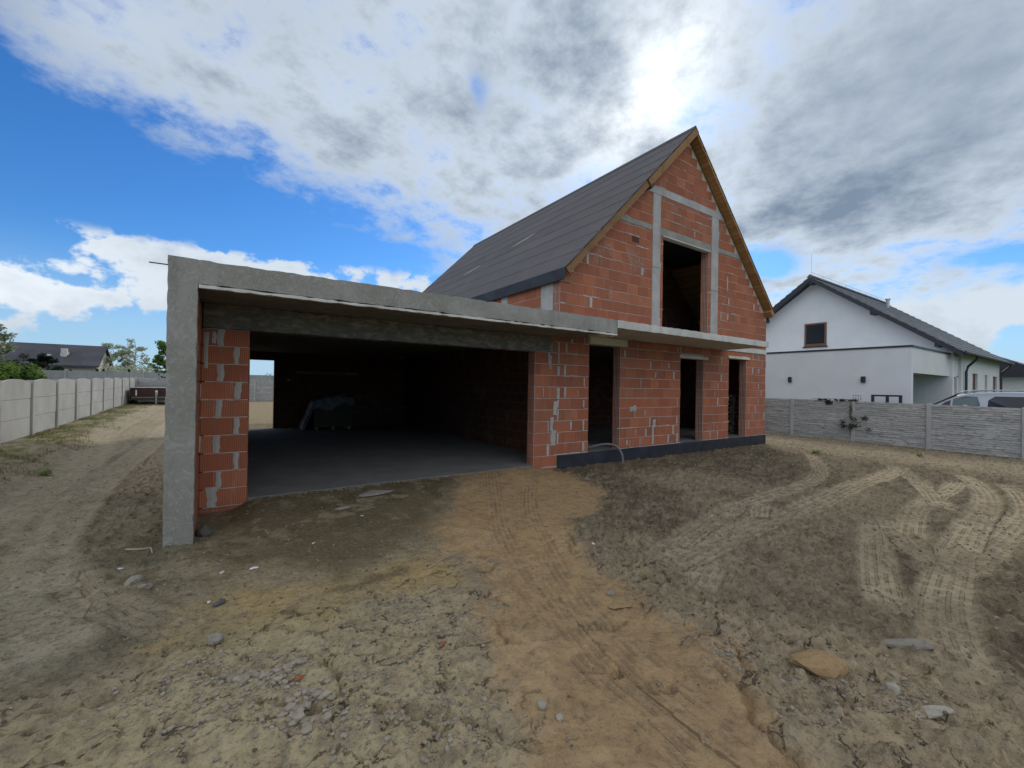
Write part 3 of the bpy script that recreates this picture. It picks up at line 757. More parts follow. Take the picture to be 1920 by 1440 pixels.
def rough_box(x0, x1, y0, y1, z0, z1, step=.07, amp=.0025, chip=.009):
    b = MB(); lo = np.array((x0, y0, z0)); hi = np.array((x1, y1, z1)); cnt = [max(2, int((hi[i] - lo[i]) / step) + 1) for i in range(3)]
    for ax_ in range(3):
        i, j = [k for k in range(3) if k != ax_]
        U, V = np.meshgrid(np.linspace(lo[i], hi[i], cnt[i]), np.linspace(lo[j], hi[j], cnt[j])); n_ = U.size
        for side, val in ((0, lo[ax_]), (1, hi[ax_])):
            P_ = np.zeros((n_, 3)); P_[:, i] = U.ravel(); P_[:, j] = V.ravel(); P_[:, ax_] = val
            q = P_ * 9.0
            d = np.stack([fbm(q[:, 1] + q[:, 2] * 1.3, q[:, 0] + q[:, 2], 1.0, 2), fbm(q[:, 0] + q[:, 2] * .7, q[:, 2] - q[:, 1], 1.0, 2), fbm(q[:, 0] - q[:, 1], q[:, 1] + q[:, 0] * .6, 1.0, 2)], 1) - .5
            near_ = np.zeros(n_)
            for k in range(3): near_ += (np.abs(P_[:, k] - lo[k]) < 1e-6) | (np.abs(P_[:, k] - hi[k]) < 1e-6)
            edge_ = (near_ >= 2)[:, None]
            ctr = (lo + hi) / 2; inward = np.sign(ctr - P_) * ((np.abs(P_ - lo) < 1e-6) | (np.abs(P_ - hi) < 1e-6))
            c_ = np.maximum(fbm(q[:, 0] * 1.7 + q[:, 1], q[:, 2] * 1.7 + q[:, 0], 1.0, 2) - .45, 0)[:, None] * 4
            P_ = P_ + d * amp * 2 + edge_ * inward * chip * (.15 + c_)
            idx = np.arange(n_).reshape(U.shape); f = np.stack([idx[:-1, :-1], idx[:-1, 1:], idx[1:, 1:], idx[1:, :-1]], -1).reshape(-1, 4)
            if (side == 0) != (ax_ == 1): f = f[:, ::-1]
            b.add(P_.tolist(), [tuple(t) for t in f.tolist()])
    return b
def rpart(name, m, *a, parent=house, **kw):
    return link(name, rough_box(*a, **kw).mesh(name, m, True, fix=False), parent)
# concrete frame in the gable
def cpart(name, m, *boxes, parent=house, **kw):
    b = MB()
    for q in boxes: b.cbox(*q, kw.get('c', .006))
    return b.obj(name, m, parent)
cpart('concrete_column', CONC_GREY, (9.335, 9.655, -.012, .2, ZU, 4.86), (9.335, 9.655, -.010, .2, 4.87, 6.82))
cpart('concrete_column', CONC_GREY, (12.055, 12.415, -.012, .2, ZU, 4.62), (12.055, 12.415, -.010, .2, 4.63, 6.82))
MB().prism([(xl(6.825) + .02, 6.825), (xr(6.825) - .02, 6.825), (xr(7.03) - .02, 7.03), (xl(7.03) + .02, 7.03)], -.010, .2).obj('ring_beam', CONC_GREY, house)
MB().prism([(xl(5.825) + .02, 5.825), (9.332, 5.825), (9.332, 5.96), (xl(5.96) + .02, 5.96)], -.006, .2).obj('ring_beam', CONC, house)
MB().prism([(12.42, 5.825), (xr(5.825) - .02, 5.825), (xr(5.96) - .02, 5.96), (12.42, 5.96)], -.006, .2).obj('ring_beam', CONC, house)
cpart('window_lintel', CONC, (9.66, 12.05, -.007, .2, 5.765, 5.97))
cpart('lintel_board', CONC_PALE, (9.74, 11.95, -.05, .1, 5.725, 5.76))
cpart('wall_slot', SMEAR, (12.92, 12.97, -.012, .05, 4.7, 5.15))
cpart('concrete_column', CONC_GREY, (X0 - .006, X0 + .2, .235, .672, ZU, 4.10)); cpart('concrete_column', CONC_GREY, (X0 - .006, X0 + .2, 2.09, 2.39, ZU, 4.10))
MB().box(7.9, 13.7, .30, 2.29, 5.99, 6.03).obj('attic_dark_sheet', BITUMEN, house)  # dark sheet added to hide the boards and black out the attic window
cpart('vent_brick', RUST, (8.52, 8.80, -.004, .02, 5.36, 5.52))
# floor slab that carries on as the balcony, pale front edge
rpart('balcony_slab', CONC_PALE, 6.568, 12.72, -1.35, -.003, 2.868, 3.03, amp=.004)
MB().box(6.20, 15.4, .0, 12.0, 2.868, 3.03).obj('floor_slab', CONC_SOFFIT, house)
cpart('slab_edge', CONC_PALE, (12.725, X1, -.03, -.003, 2.875, 3.028))
# carport: roof slab, front edge, lip, end pillar, beam over the garage mouth
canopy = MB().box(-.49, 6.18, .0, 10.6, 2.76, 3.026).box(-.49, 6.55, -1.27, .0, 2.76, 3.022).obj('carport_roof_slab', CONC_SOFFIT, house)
rpart('carport_front_edge', CONC_OSB, -.40, 6.562, -1.3485, -1.262, 2.757, 3.0305)
rpart('drip_lip', CONC_PALE, -.22, 6.56, -1.357, -1.29, 2.712, 2.754, amp=.003, chip=.008)
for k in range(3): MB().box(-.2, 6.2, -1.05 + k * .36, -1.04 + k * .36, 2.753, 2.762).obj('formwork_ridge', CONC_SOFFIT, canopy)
rpart('carport_pillar', CONC_OSB, -.495, -.2235, -1.35, -1.15, -.35, 3.032)
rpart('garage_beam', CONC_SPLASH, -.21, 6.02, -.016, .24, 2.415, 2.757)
cpart('slab_stub', CONC_PALE, (6.2, 6.56, -1.26, -.9, 2.70, 2.757))
cpart('lintel', LINTEL, (7.03, 8.30, -.11, .2, 2.68, 2.855))
cpart('lintel', LINTEL, (10.52, 11.90, -.05, .2, 2.53, 2.617)); cpart('lintel', LINTEL, (13.0, 14.28, -.05, .2, 2.64, 2.715))
cpart('reinforcing_bar', RUST, (-.655, -.48, -1.30, -1.288, 2.93, 2.942), c=.002)
# plinth, floors, thresholds
cpart('plinth', BITUMEN, (6.165, 15.43, -.022, .25, -.45, .155), c=.01)
MB().prism([(-.2, .24), (GX0 + .003, .24), (GX0 + .003, -.03), (5.515, -.03), (5.515, .24), (6.44, .24), (6.44, 10.6), (-.2, 10.6)], -.25, .0, 'z').obj('garage_floor', CONC_FLOOR, house)
MB().box(6.7, 15.2, .02, 11.9, -.2, .158).obj('ground_floor_slab', CONC_FLOOR, house)
# garage rear wall with the open back door
BY = 10.35
cpart('garage_rear_wall', BLOCKS_SHADED, (-.2, .84, BY, BY + .24, -.01, 2.76)); cpart('garage_rear_wall', BLOCKS_SHADED, (1.60, 6.44, BY, BY + .24, -.01, 2.76)); cpart('door_head', BLOCKS_SHADED, (.843, 1.597, BY, BY + .24, 2.46, 2.757))
cpart('rear_lintel', CONC, (2.3, 4.5, BY - .02, BY - .003, 2.0, 2.1))
cpart('socket_plate', PLASTER, (2.02, 2.09, BY - .02, BY - .003, 1.72, 1.79), c=.003)

# ---- roof
roof = empty('roof', (RX, 6, ZE), None, None); roof.parent = house; roof.location = (0, 0, ZE)
for k in ('label', 'category'):
    if k in roof: del roof[k]
YF, YB = -.24, 12.3
SL = (RX - 6.12) * math.sqrt(2)         # slope length
q2 = math.sqrt(.5)
def sl_pt(side, s, o):                  # point on a slope: s metres down from the ridge, o metres out from the roof surface
    x = RX + side * (s * q2 + o * q2); return (x, RZ - s * q2 + o * q2)
def slab(side, s0, s1, o0, o1, y0, y1):
    return MB().prism([sl_pt(side, s0, o0), sl_pt(side, s1, o0), sl_pt(side, s1, o1), sl_pt(side, s0, o1)], y0, y1)
nb = 46; bw = SL / nb
for side in (-1, 1):
    for k in range(nb):                  # roof boards laid along the house, their ends stand out over the gable
        jit = rnd.uniform(-.006, .006) if side == 1 else rnd.uniform(0, .006)
        slab(side, k * bw + .003 + (.05 if k == 0 else 0), (k + 1) * bw - .003, -.085 + rnd.uniform(0, .004), -.035, (YF if side == 1 else YF + .06) + jit, YB).obj('roof_board', WOOD, roof)
# felt courses, each lapping over the one below
nf_ = 9; fw_ = SL / nf_
for side in (-1, 1):
    for k in range(nf_):
        s0, s1 = k * fw_ - (.0 if k == 0 else .0), (k + 1) * fw_ + .05
        lift = .0
        b = MB(); ny_ = 24; top = []; 
        for j in range(ny_ + 1):
            yy = YF - .012 + (YB - YF + .02) * j / ny_
            w = .010 * math.sin(j * 1.3 + k) * rnd.random()
            A = sl_pt(side, s0, -.003); B_ = sl_pt(side, min(s1, SL + .02) + w, .002 + .004 * rnd.random()); Cc = sl_pt(side, min(s1, SL + .02) + w, -.004); Dd = sl_pt(side, s0, -.030)
            top += [(A[0], yy, A[1]), (B_[0], yy, B_[1]), (Cc[0], yy, Cc[1]), (Dd[0], yy, Dd[1])]
        fs = []
        for j in range(ny_):
            for e in range(4): fs.append((j * 4 + e, j * 4 + (e + 1) % 4, (j + 1) * 4 + (e + 1) % 4, (j + 1) * 4 + e))
        fs += [(3, 2, 1, 0), tuple(ny_ * 4 + e for e in range(4))]
        b.add(top, fs).obj('felt_course', FELT, roof)
# ridge cap of felt
MB().prism([sl_pt(-1, .16, .012), (RX, RZ + .035), sl_pt(1, .16, .012), sl_pt(1, .16, -.0), (RX, RZ + .01), sl_pt(-1, .16, -.0)], YF - .014, YB).obj('ridge_strip', FELT, roof)
# barge boards of the left-hand verge, the upper length standing further out
slab(-1, .0, 2.85, -.20, -.036, YF - .028, YF + .05).obj('barge_board', WOOD_BARGE, roof)
slab(-1, 2.87, SL - .02, -.19, -.036, YF + .015, YF + .055).obj('barge_board', WOOD_BARGE, roof)
slab(-1, 2.72, 2.9, -.26, -.19, YF - .03, .0).obj('purlin_end', RUST, roof)
slab(1, SL - .22, SL + .01, -.20, -.088, YF - .005, YF + .30).obj('eaves_block', WOOD, roof)
# rafters behind the gable
for y_ in (-.0,):
    pass
fz = RZ - (RX - 6.12)
cpart('eaves_fascia', FELT_DARK, (6.085, 6.12, YF + .0, YB, fz - .27, fz - .01), parent=roof, c=.004)
cpart('eaves_fascia', FELT_DARK, (15.48, 15.515, YF + .32, YB, fz - .22, fz - .02), parent=roof, c=.004)
MB().box(6.13, 6.5, -.02, 12, ZE - .13, ZE - .01).obj('wall_plate', WOOD_BARGE, roof)
# worn pale patches on the felt
for (ya, sa, ln, wd) in ((4.7, 3.22, 1.15, .30), (7.25, 4.05, 1.1, .26)):
    pts = [(-.5, -.1), (-.2, -.5), (.2, -.42), (.5, .1), (.25, .5), (-.2, .35)]
    b = MB(); vs_ = []
    for u_, v_ in pts:
        x_, z_ = sl_pt(-1, sa + v_ * wd + u_ * .30, .0); fk = 0
        kk = int((sa + v_ * wd + u_ * .30) / fw_); fr = (sa + v_ * wd + u_ * .30) / fw_ - kk
        o_ = -.006 + fr * .012 + .008
        x_, z_ = sl_pt(-1, sa + v_ * wd + u_ * .30, o_); vs_.append((x_, ya + u_ * ln, z_))
    b.add(vs_, [tuple(range(len(vs_)))]).obj('felt_patch', FELT_PATCH, roof)

# ------------------------------------------------------------------ things in and about the house
def pipe_hose():
    pts = []
    ctrl = [(7.0, .75, .19), (7.35, .35, .20), (7.65, .05, .30), (7.88, -.12, .28), (8.0, -.22, .10), (8.02, -.25, -.08), (8.0, -.26, -.2)]
    L = spline([c[:2] for c in ctrl], .05)
    n = len(ctrl); 
    out = []
    for i in range(n - 1):
        for k in range(10):
            t = k / 10; p0, p1, p2, p3 = [Vector(ctrl[min(max(i + d, 0), n - 1)]) for d in (-1, 0, 1, 2)]
            out.append(.5 * ((2 * p1) + (p2 - p0) * t + (2 * p0 - 5 * p1 + 4 * p2 - p3) * t * t + (3 * p1 - p0 - 3 * p2 + p3) * t ** 3))
    rad = [.027 + (.004 if i % 2 else 0) for i in range(len(out))]
    o = MB().tube(out, rad, 10).obj('conduit_hose', HOSE, None, True)
    props(o, 'grey corrugated conduit hose curving out of the first doorway to the ground', 'hose')
pipe_hose()
def pallet_proto():
    e = empty('wooden_pallet', (0, 0, 0), None, None)
    for k in range(5): MB().box(-.4, .4, -.56 + k * .235, -.44 + k * .235 + .02, .122, .144).obj('deck_board', WOOD_GREY, e)
    for x_ in (-.37, 0, .37):
        MB().box(x_ - .05, x_ + .05, -.58, .58, .0, .022).obj('bottom_board', WOOD_GREY, e)
        for y_ in (-.52, 0, .52): MB().box(x_ - .05, x_ + .05, y_ - .06, y_ + .06, .023, .10).obj('block', WOOD_GREY, e)
        MB().box(x_ - .05, x_ + .05, -.58, .58, .10, .121).obj('stringer', WOOD_GREY, e)
    return e
def dup(o, loc, rz, **kw):
    c = o.copy(); COL.objects.link(c); c.location = loc; c.rotation_euler = (0, 0, rz); props(c, **kw)
    for ch in list(o.children):
        d = ch.copy(); COL.objects.link(d); d.parent = c
    return c
pp = pallet_proto()
names = ['lowest', 'second lowest', 'third lowest', 'fourth lowest', 'middle', 'fourth from top', 'third from top', 'second from top', 'topmost']
for k in range(9):
    loc = (14.95 + rnd.uniform(-.03, .03), 1.25 + rnd.uniform(-.03, .03), .159 + k * .146); a = R(90 + rnd.uniform(-4, 4))
    o = pp if k == 0 else dup(pp, loc, a)
    o.location = loc; o.rotation_euler = (0, 0, a)
    props(o, f'wooden pallet seen through the right-hand doorway, {names[k]} of its stack', 'pallet', 'pallets stacked inside the doorway')
def covered_stack():
    e = empty('material_stack', (3.35, 9.6, 0), 'dark stack of material under plastic film at the back of the garage', 'stack')
    WD = m_plain('dark_crate', (.10, .08, .06), .9, .1)
    MB().cbox(2.75, 4.05, 9.2, 10.0, .08, .95, .01).obj('crate', WD, e)
    for x_ in (2.8, 3.35, 3.9): MB().box(x_, x_ + .1, 9.2, 10.0, 0, .078).obj('skid', WOOD_GREY, e)
    # crumpled film thrown over the top and trailing on the left
    nx_, ny_ = 40, 26; vs_ = []; 
    for j in range(ny_):
        for i in range(nx_):
            u_ = i / (nx_ - 1); v_ = j / (ny_ - 1)
            x_ = 2.35 + u_ * 1.78; y_ = 9.14 + v_ * .95
            z_ = 1.0 + .22 * math.exp(-((u_ - .7) / .35) ** 2)
            if x_ < 2.72: z_ = 1.0 - (2.72 - x_) * 2.55; 
            if v_ < .08: z_ -= .36 * (1 - .3 * math.sin(u_ * 9))
            z_ += .045 * math.sin(u_ * 23 + v_ * 9) * math.sin(v_ * 14 + u_ * 5) + rnd.uniform(-.02, .02)
            vs_.append((x_, y_, max(z_, .03)))
    MB().add(vs_, [(j * nx_ + i, j * nx_ + i + 1, (j + 1) * nx_ + i + 1, (j + 1) * nx_ + i) for j in range(ny_ - 1) for i in range(nx_ - 1)]).obj('plastic_film', FILM, e)
covered_stack()

# ------------------------------------------------------------------ fences
def stone_panel(L, H, T, seed):
    """precast panel with a relief of thin split stones"""
    r_ = random.Random(seed); b = MB(); b.box(0, L, .012, T, 0, H)
    z = 0.0; nr = 7
    for k in range(nr):
        hh = H / nr; x = 0.0
        while x < L - .01:
            l = min(r_.uniform(.16, .55), L - x)
            if L - x - l < .1: l = L - x
            d = r_.uniform(-.022, .008); ti = r_.uniform(-.008, .008)
            x0, x1, za, zb = x + .003, x + l - .003, z + .004, z + hh - r_.uniform(.001, .012)
            b.add([(x0, d + ti, za), (x1, d - ti, za + r_.uniform(0, .006)), (x1, d - ti + r_.uniform(.0, .012), zb), (x0, d + ti + r_.uniform(0, .012), zb), (x0, .02, za), (x1, .02, za), (x1, .02, zb), (x0, .02, zb)],
                  [(0, 1, 2, 3), (0, 4, 5, 1), (1, 5, 6, 2), (2, 6, 7, 3), (3, 7, 4, 0)])
            x += l
        z += hh
    return b.mesh('fence_panel', FENCE_R)
SP = [stone_panel(1.93, .485, .05, s) for s in range(5)]
def orient(o, M, parent): o.parent = parent; o.matrix_local = Matrix.Translation(-wpos(parent)) @ M
def stone_fence(e, start, dirv, nbay, zf, zh, first=0):
    """bays of three stone panels between slotted posts, the face to the left of dirv turned round to the viewer"""
    dx, dy = dirv; ang = math.atan2(dy, dx)
    pm = MB().cbox(-.06, .06, -.075, .075, -.3, zh + .03, .012).mesh('fence_post', FENCE_P)
    for k in range(nbay + 1):
        x, y = start[0] + dx * 2.04 * k, start[1] + dy * 2.04 * k; z = zf(x, y)
        o = bpy.data.objects.new('fence_post', pm); COL.objects.link(o); orient(o, Matrix.Translation((x, y, z)) @ Matrix.Rotation(ang, 4, 'Z'), e)
        if k < nbay:
            z2 = zf(x + dx * 2.04, y + dy * 2.04); tilt = math.atan2(z2 - z, 2.04)
            for j in range(3):
                p_ = bpy.data.objects.new('fence_panel', SP[(k * 3 + j * 2 + first) % 5]); COL.objects.link(p_)
                orient(p_, Matrix.Translation((x + dx * .055, y + dy * .055, z + .005 + j * .488)) @ Matrix.Rotation(ang, 4, 'Z') @ Matrix.Rotation(-tilt, 4, 'Y') @ Matrix.Translation((0, -.02, 0)), e)
fr = empty('stone_panel_fence', (19.3, 0, -.2), 'grey concrete fence of split-stone panels in front of the white house', 'fence')
# runs towards -y so that its stone face looks back to the house
stone_fence(fr, (19.3, 15.06), (0, -1), 13, lambda x, y: -.135 + .014 * min(0, y) + .10 * float(sst(3, 27, y)), 1.46)
fb = empty('stone_panel_fence', (8, 26.6, .36), 'grey stone-panel fence along the back of the yard behind the trailer', 'fence')
stone_fence(fb, (-4.2, 26.6), (1, 0), 8, lambda x, y: .34, 1.46, 2)
# smooth fence with arched top panels on the left
fl_ = empty('arched_concrete_fence', (-4.2, 9, .1), 'pale smooth concrete fence with arched top panels along the left track', 'fence')
def arch_panel(top):
    L = 2.0; b = MB(); n = 14
    if top:
        poly = [(0, 0), (L, 0)] + [(L - L * i / n, .40 + .10 * math.sin(math.pi * i / n) ** .8) for i in range(n + 1)]
    else: poly = [(0, 0), (L, 0), (L, .482), (0, .482)]
    b.prism(poly, -.022, .022)
    return b.mesh('fence_panel', FENCE_L)
AP = [arch_panel(False), arch_panel(True)]
ppm = MB().cbox(-.06, .06, -.07, .07, -.3, 1.46, .012).mesh('fence_post', FENCE_P)
fzl = lambda y: .15 + .16 * float(sst(6, 26, y))
yy = 26.4
posts = []
while yy > -4: posts.append(yy); yy -= 2.12
for k, y_ in enumerate(posts):
    z_ = fzl(y_)
    o = bpy.data.objects.new('fence_post', ppm); COL.objects.link(o); orient(o, Matrix.Translation((-4.2, y_, z_)) @ Matrix.Rotation(math.pi / 2, 4, 'Z'), fl_)
    if k + 1 < len(posts):
        for j in range(3):
            p_ = bpy.data.objects.new('fence_panel', AP[j == 2]); COL.objects.link(p_)
            orient(p_, Matrix.Translation((-4.2 + rnd.uniform(-.006, .006), y_ - .06, fzl(y_ - 1) + .004 + j * .494)) @ Matrix.Rotation(-math.pi / 2, 4, 'Z'), fl_)
# plain fence of the next plot, far behind
ff = empty('far_concrete_fence', (0, 44, .4), 'long plain grey concrete fence of the plot beyond the yard', 'fence')
fpm = MB().box(0, 2.4, -.025, .025, 0, .62).mesh('fence_panel', FENCE_FAR); fpp = MB().box(-.06, .06, -.08, .08, -.3, 2.0).mesh('fence_post', FENCE_P)
for k in range(21):
    x_ = -26 + k * 2.52
    o = bpy.data.objects.new('fence_post', fpp); COL.objects.link(o); orient(o, Matrix.Translation((x_, 44, .5)), ff)
    if k < 20:
        for j in range(3):
            p_ = bpy.data.objects.new('fence_panel', fpm); COL.objects.link(p_); orient(p_, Matrix.Translation((x_ + .06, 44, .5 + j * .63)), ff)

# ------------------------------------------------------------------ the white neighbouring house
def white_house():
    e = empty('white_house', (33, 2, 0), 'white rendered neighbouring house with dark tiled gable roof and flat annex', 'house')
    A0, G0, G1 = 23.5, 29.6, 41.6       # front of the annex, gable plane, far end
    YS, YN, YR = -2.0, 9.6, 3.95        # near side wall, far side wall, ridge
    ZR = 8.55; ZEV = 3.75; sl = (ZR - ZEV) / (YR + 2.45)
    zr = lambda y: ZR - sl * abs(y - YR)
    GZ = -.25
    MB().prism([(YS, GZ), (YN, GZ), (YN, zr(YN) - .22), (YR, ZR - .30), (YS, zr(YS) - .24)], G0, G0 + .3, 'x').obj('gable_wall', PLASTER, e)
    # long side wall with window openings cut as gaps between pieces
    wins = [(33.9, 35.2, 1.0, 2.76), (37.1, 37.8, 1.0, 2.76), (39.5, 40.9, 1.0, 2.74)]
    b = MB(); x = 31.4
    for (a, c, z0, z1) in wins + [(G1, G1, 0, 0)]:
        b.box(x, a, YS, YS + .3, GZ, zr(YS) - .24)
        if a < G1: b.box(a, c, YS, YS + .3, GZ, z0); b.box(a, c, YS, YS + .3, z1, zr(YS) - .24)
        x = c
    b.obj('side_wall', PLASTER_W, e)
    for (a, c, z0, z1) in wins:
        w = MB().box(a, c, YS + .14, YS + .18, z0, z1).obj('window', GLASS_PALE, e)
        f = MB(); f.box(a, a + .07, YS + .10, YS + .135, z0, z1); f.box(c - .07, c, YS + .10, YS + .135, z0, z1); f.box(a + .07, c - .07, YS + .10, YS + .135, z1 - .07, z1)
        f.obj('frame', FRAME_BROWN, w)
    MB().box(G1 - .3, G1, YS + .3, YN, GZ, ZEV).obj('rear_wall', PLASTER, e)
    MB().box(G0 + .3, G1, YN - .3, YN, GZ, zr(YN) - .3).obj('far_wall', PLASTER, e)
    # flat annex with the porch cut out of its near corner
    ZA = 3.55
    MB().box(A0, A0 + .28, -1.88, 7.5, GZ, ZA).obj('annex_front_wall', PLASTER, e)
    MB().box(A0 + .28, G0 - .004, 1.2, 1.45, GZ, ZA - .1).obj('porch_back_wall', PLASTER_W, e)
    MB().box(A0 + .281, 31.4, -1.88, -1.62, 2.49, ZA).obj('porch_beam', PLASTER_W, e)
    MB().box(A0 + .28, 31.4, -1.62, 1.2, 2.56, ZA - .15).obj('porch_ceiling', PLASTER, e)
    MB().box(31.15, 31.4, -1.88, 1.2, GZ, 2.56).obj('porch_side_wall', PLASTER_W, e)
    MB().box(A0 + .28, G0, 1.45, 7.5, GZ, ZA - .1).obj('annex_body', PLASTER, e)
    c = MB(); c.box(A0 - .04, A0 + .10, -1.93, 7.55, ZA, ZA + .075); c.box(A0 + .10, G0 - .003, -1.93, -1.80, ZA, ZA + .075); c.obj('parapet_flashing', TRIM, e)
    d = MB().box(25.0, 25.9, 1.13, 1.197, GZ, 2.2).obj('porch_door', TRIM, e); MB().box(25.75, 25.79, 1.08, 1.127, .8, 1.2).obj('handle', STEEL, d)
    MB().box(27.3, 28.5, 1.13, 1.197, GZ, 2.3).obj('porch_door', TRIM, e)
    MB().cbox(24.35, 24.6, 1.0, 1.19, 1.35, 1.75).obj('letter_box', TRIM, e)
    def lamp(x0, x1, y0, y1, z):
        l = MB().cbox(x0, x1, y0, y1, z, z + .27, .01).obj('wall_lamp', TRIM, e); return l
    lamp(A0 - .10, A0 - .003, 2.58, 2.72, 2.07); lamp(A0 - .10, A0 - .003, -.38, -.22, 2.07)
    lamp(26.4, 26.6, 1.08, 1.197, 1.95); lamp(29.0, 29.2, 1.08, 1.197, 1.9)
    # attic window
    w = MB().box(G0 - .004, G0 + .05, 3.36, 4.38, 4.36, 5.72).obj('window', GLASS, e)
    f = MB(); f.box(G0 - .03, G0 - .006, 3.30, 3.40, 4.36, 5.75); f.box(G0 - .03, G0 - .006, 4.36, 4.46, 4.36, 5.75); f.box(G0 - .03, G0 - .006, 3.40, 4.36, 5.66, 5.75); f.box(G0 - .03, G0 - .006, 3.40, 4.36, 4.36, 4.50); f.obj('frame', FRAME_BROWN, w)
    MB().box(G0 - .09, G0 - .004, 3.24, 4.52, 4.28, 4.355).obj('sill', TRIM, w)
    # roof: tiles in stepped rows, verge boards, purlin ends, gutter, pipes, vent, lightning rods
    roofw = MB().prism([(YR, ZR - .14), (YS - .45, zr(YS - .45) - .14), (YS - .45, zr(YS - .45) - .24), (YR, ZR - .24)], G0 - .65, G1 + .5, 'x').prism([(YR, ZR - .14), (YR, ZR - .24), (YN + .4, zr(YN + .4) - .24), (YN + .4, zr(YN + .4) - .14)], G0 - .65, G1 + .5, 'x')
    rf = roofw.obj('roof', TRIM, e)
    for sd in (-1, 1):
        n = 19; L = (YR - YS + .5) if sd < 0 else (YN + .45 - YR)
        for k in range(n):
            y0, y1 = YR + sd * L * k / n, YR + sd * L * (k + 1.08) / n
            MB().prism([(y0, zr(y0) - .135), (y1, zr(y1) - .10), (y1, zr(y1) - .045), (y0, zr(y0) - .095)], G0 - .7, G1 + .52, 'x').obj('tile_row', TILE, rf)
    MB().prism([(YR - .16, ZR - .12), (YR, ZR + .06), (YR + .16, ZR - .12)], G0 - .72, G1 + .52, 'x').obj('ridge_cap', TILE, rf)
    for sd, yb in ((-1, YS - .45), (1, YN + .4)):
        MB().prism([(YR, ZR - .13), (yb, zr(yb) - .13), (yb, zr(yb) - .36), (YR, ZR - .36)], G0 - .68, G0 - .62, 'x').obj('verge_board', TRIM, rf)
    for y_ in (-1.55, 1.0, YR, 6.6):
        MB().box(G0 - .62, G0 - .003, y_ - .09, y_ + .09, zr(y_) - .50, zr(y_) - .30).obj('purlin_end', TRIM, rf)
    MB().tube([(G0 - .66, YS - .52, zr(YS - .45) - .14), (G1 + .5, YS - .52, zr(YS - .45) - .16)], .075, 8).obj('gutter', TRIM, e)
    for x_ in (31.9, G1 - .1):
        zt = zr(YS - .45) - .2
        MB().tube([(x_, YS - .52, zt), (x_, YS - .45, zt - .15), (x_, YS - .15, zt - .5), (x_, YS - .09, zt - .75), (x_, YS - .09, GZ)], .055, 8).obj('downpipe', TRIM, e)
    MB().tube([(37.2, 2.5, zr(2.5) - .1), (37.2, 2.5, zr(2.5) + .42)], .10, 10).obj('vent_pipe', STEEL, rf)
    MB().tube([(37.2, 2.5, zr(2.5) + .42), (37.2, 2.5, zr(2.5) + .50)], .15, 10).obj('vent_cap', STEEL, rf)
    for x_ in (G0 - .5,) + tuple(G0 + 1.2 * k for k in range(1, 10)):
        MB().box(x_, x_ + .012, YR - .006, YR + .006, ZR + .04, ZR + (1.3 if x_ < G0 else .22)).obj('lightning_rod', STEEL, rf)
    MB().box(G0 - .5, G1 + .4, YR - .008, YR + .008, ZR + .19, ZR + .205).obj('lightning_wire', STEEL, rf)
white_house()
def second_house():
    e = empty('dark_roofed_house', (50, -3, 0), 'pale house with low dark roof, partly cut off behind the white house', 'house')
    MB().box(46, 60, -3.2, 6, -.2, 3.1).obj('wall', PLASTER_W, e)
    rf = MB().prism([(-3.9, 3.0), (1.5, 5.6), (6.8, 3.0), (6.8, 2.85), (-3.9, 2.85)], 45.4, 60.6, 'x').obj('roof', TRIM, e)
    for k in range(10):
        y0, y1 = 1.5 - 5.5 * k / 10, 1.5 - 5.5 * (k + 1.05) / 10
        zz = lambda y: 5.6 + (y - 1.5) * .4815
        MB().prism([(y0, zz(y0) + .01), (y1, zz(y1) + .04), (y1, zz(y1) + .10), (y0, zz(y0) + .05)], 45.35, 60.6, 'x').obj('tile_row', TILE, rf)
    w = MB().box(49.2, 50.6, -3.23, -3.15, .9, 2.4).obj('window', GLASS, e); MB().box(49.1, 50.7, -3.3, -3.24, .82, .9).obj('sill', TRIM, w)
    MB().tube([(46.3, -3.95, 2.95), (46.3, -3.4, 2.5), (46.3, -3.27, 2.2), (46.3, -3.27, -.2)], .06, 8).obj('downpipe', TRIM, e)
second_house()
def frame_screen():
    e = empty('metal_frame_screen', (22.9, -1.2, -.2), 'dark metal two-bay frame standing before the white annex wall', 'frame')
    for y_ in (-1.70, -1.28, -.80): MB().cbox(22.87, 22.94, y_ - .05, y_ + .05, -.22, 1.55, .004).obj('post', TRIM, e)
    MB().cbox(22.872, 22.938, -1.649, -.851, 1.46, 1.53, .004).obj('rail', TRIM, e) if False else None
    MB().cbox(22.872, 22.938, -1.228, -.852, 1.48, 1.55, .004).obj('top_rail', TRIM, e); MB().cbox(22.872, 22.938, -1.648, -1.332, 1.48, 1.55, .004).obj('top_rail', TRIM, e)
    t = empty('wire_trellis', (22.9, -.3, -.2), 'thin wire trellis against the white wall left of the dark frame', 'trellis')
    for k in range(4): MB().tube([(22.9, -.12 - k * .09, -.2), (22.9, -.12 - k * .09, 1.52 - .03 * (k % 2))], .006, 5).obj('upright', TRIM, t)
    for z_ in (1.2, 1.35, 1.5): MB().tube([(22.89, -.10, z_), (22.89, -.42, z_)], .006, 5).obj('cross_wire', TRIM, t)
frame_screen()

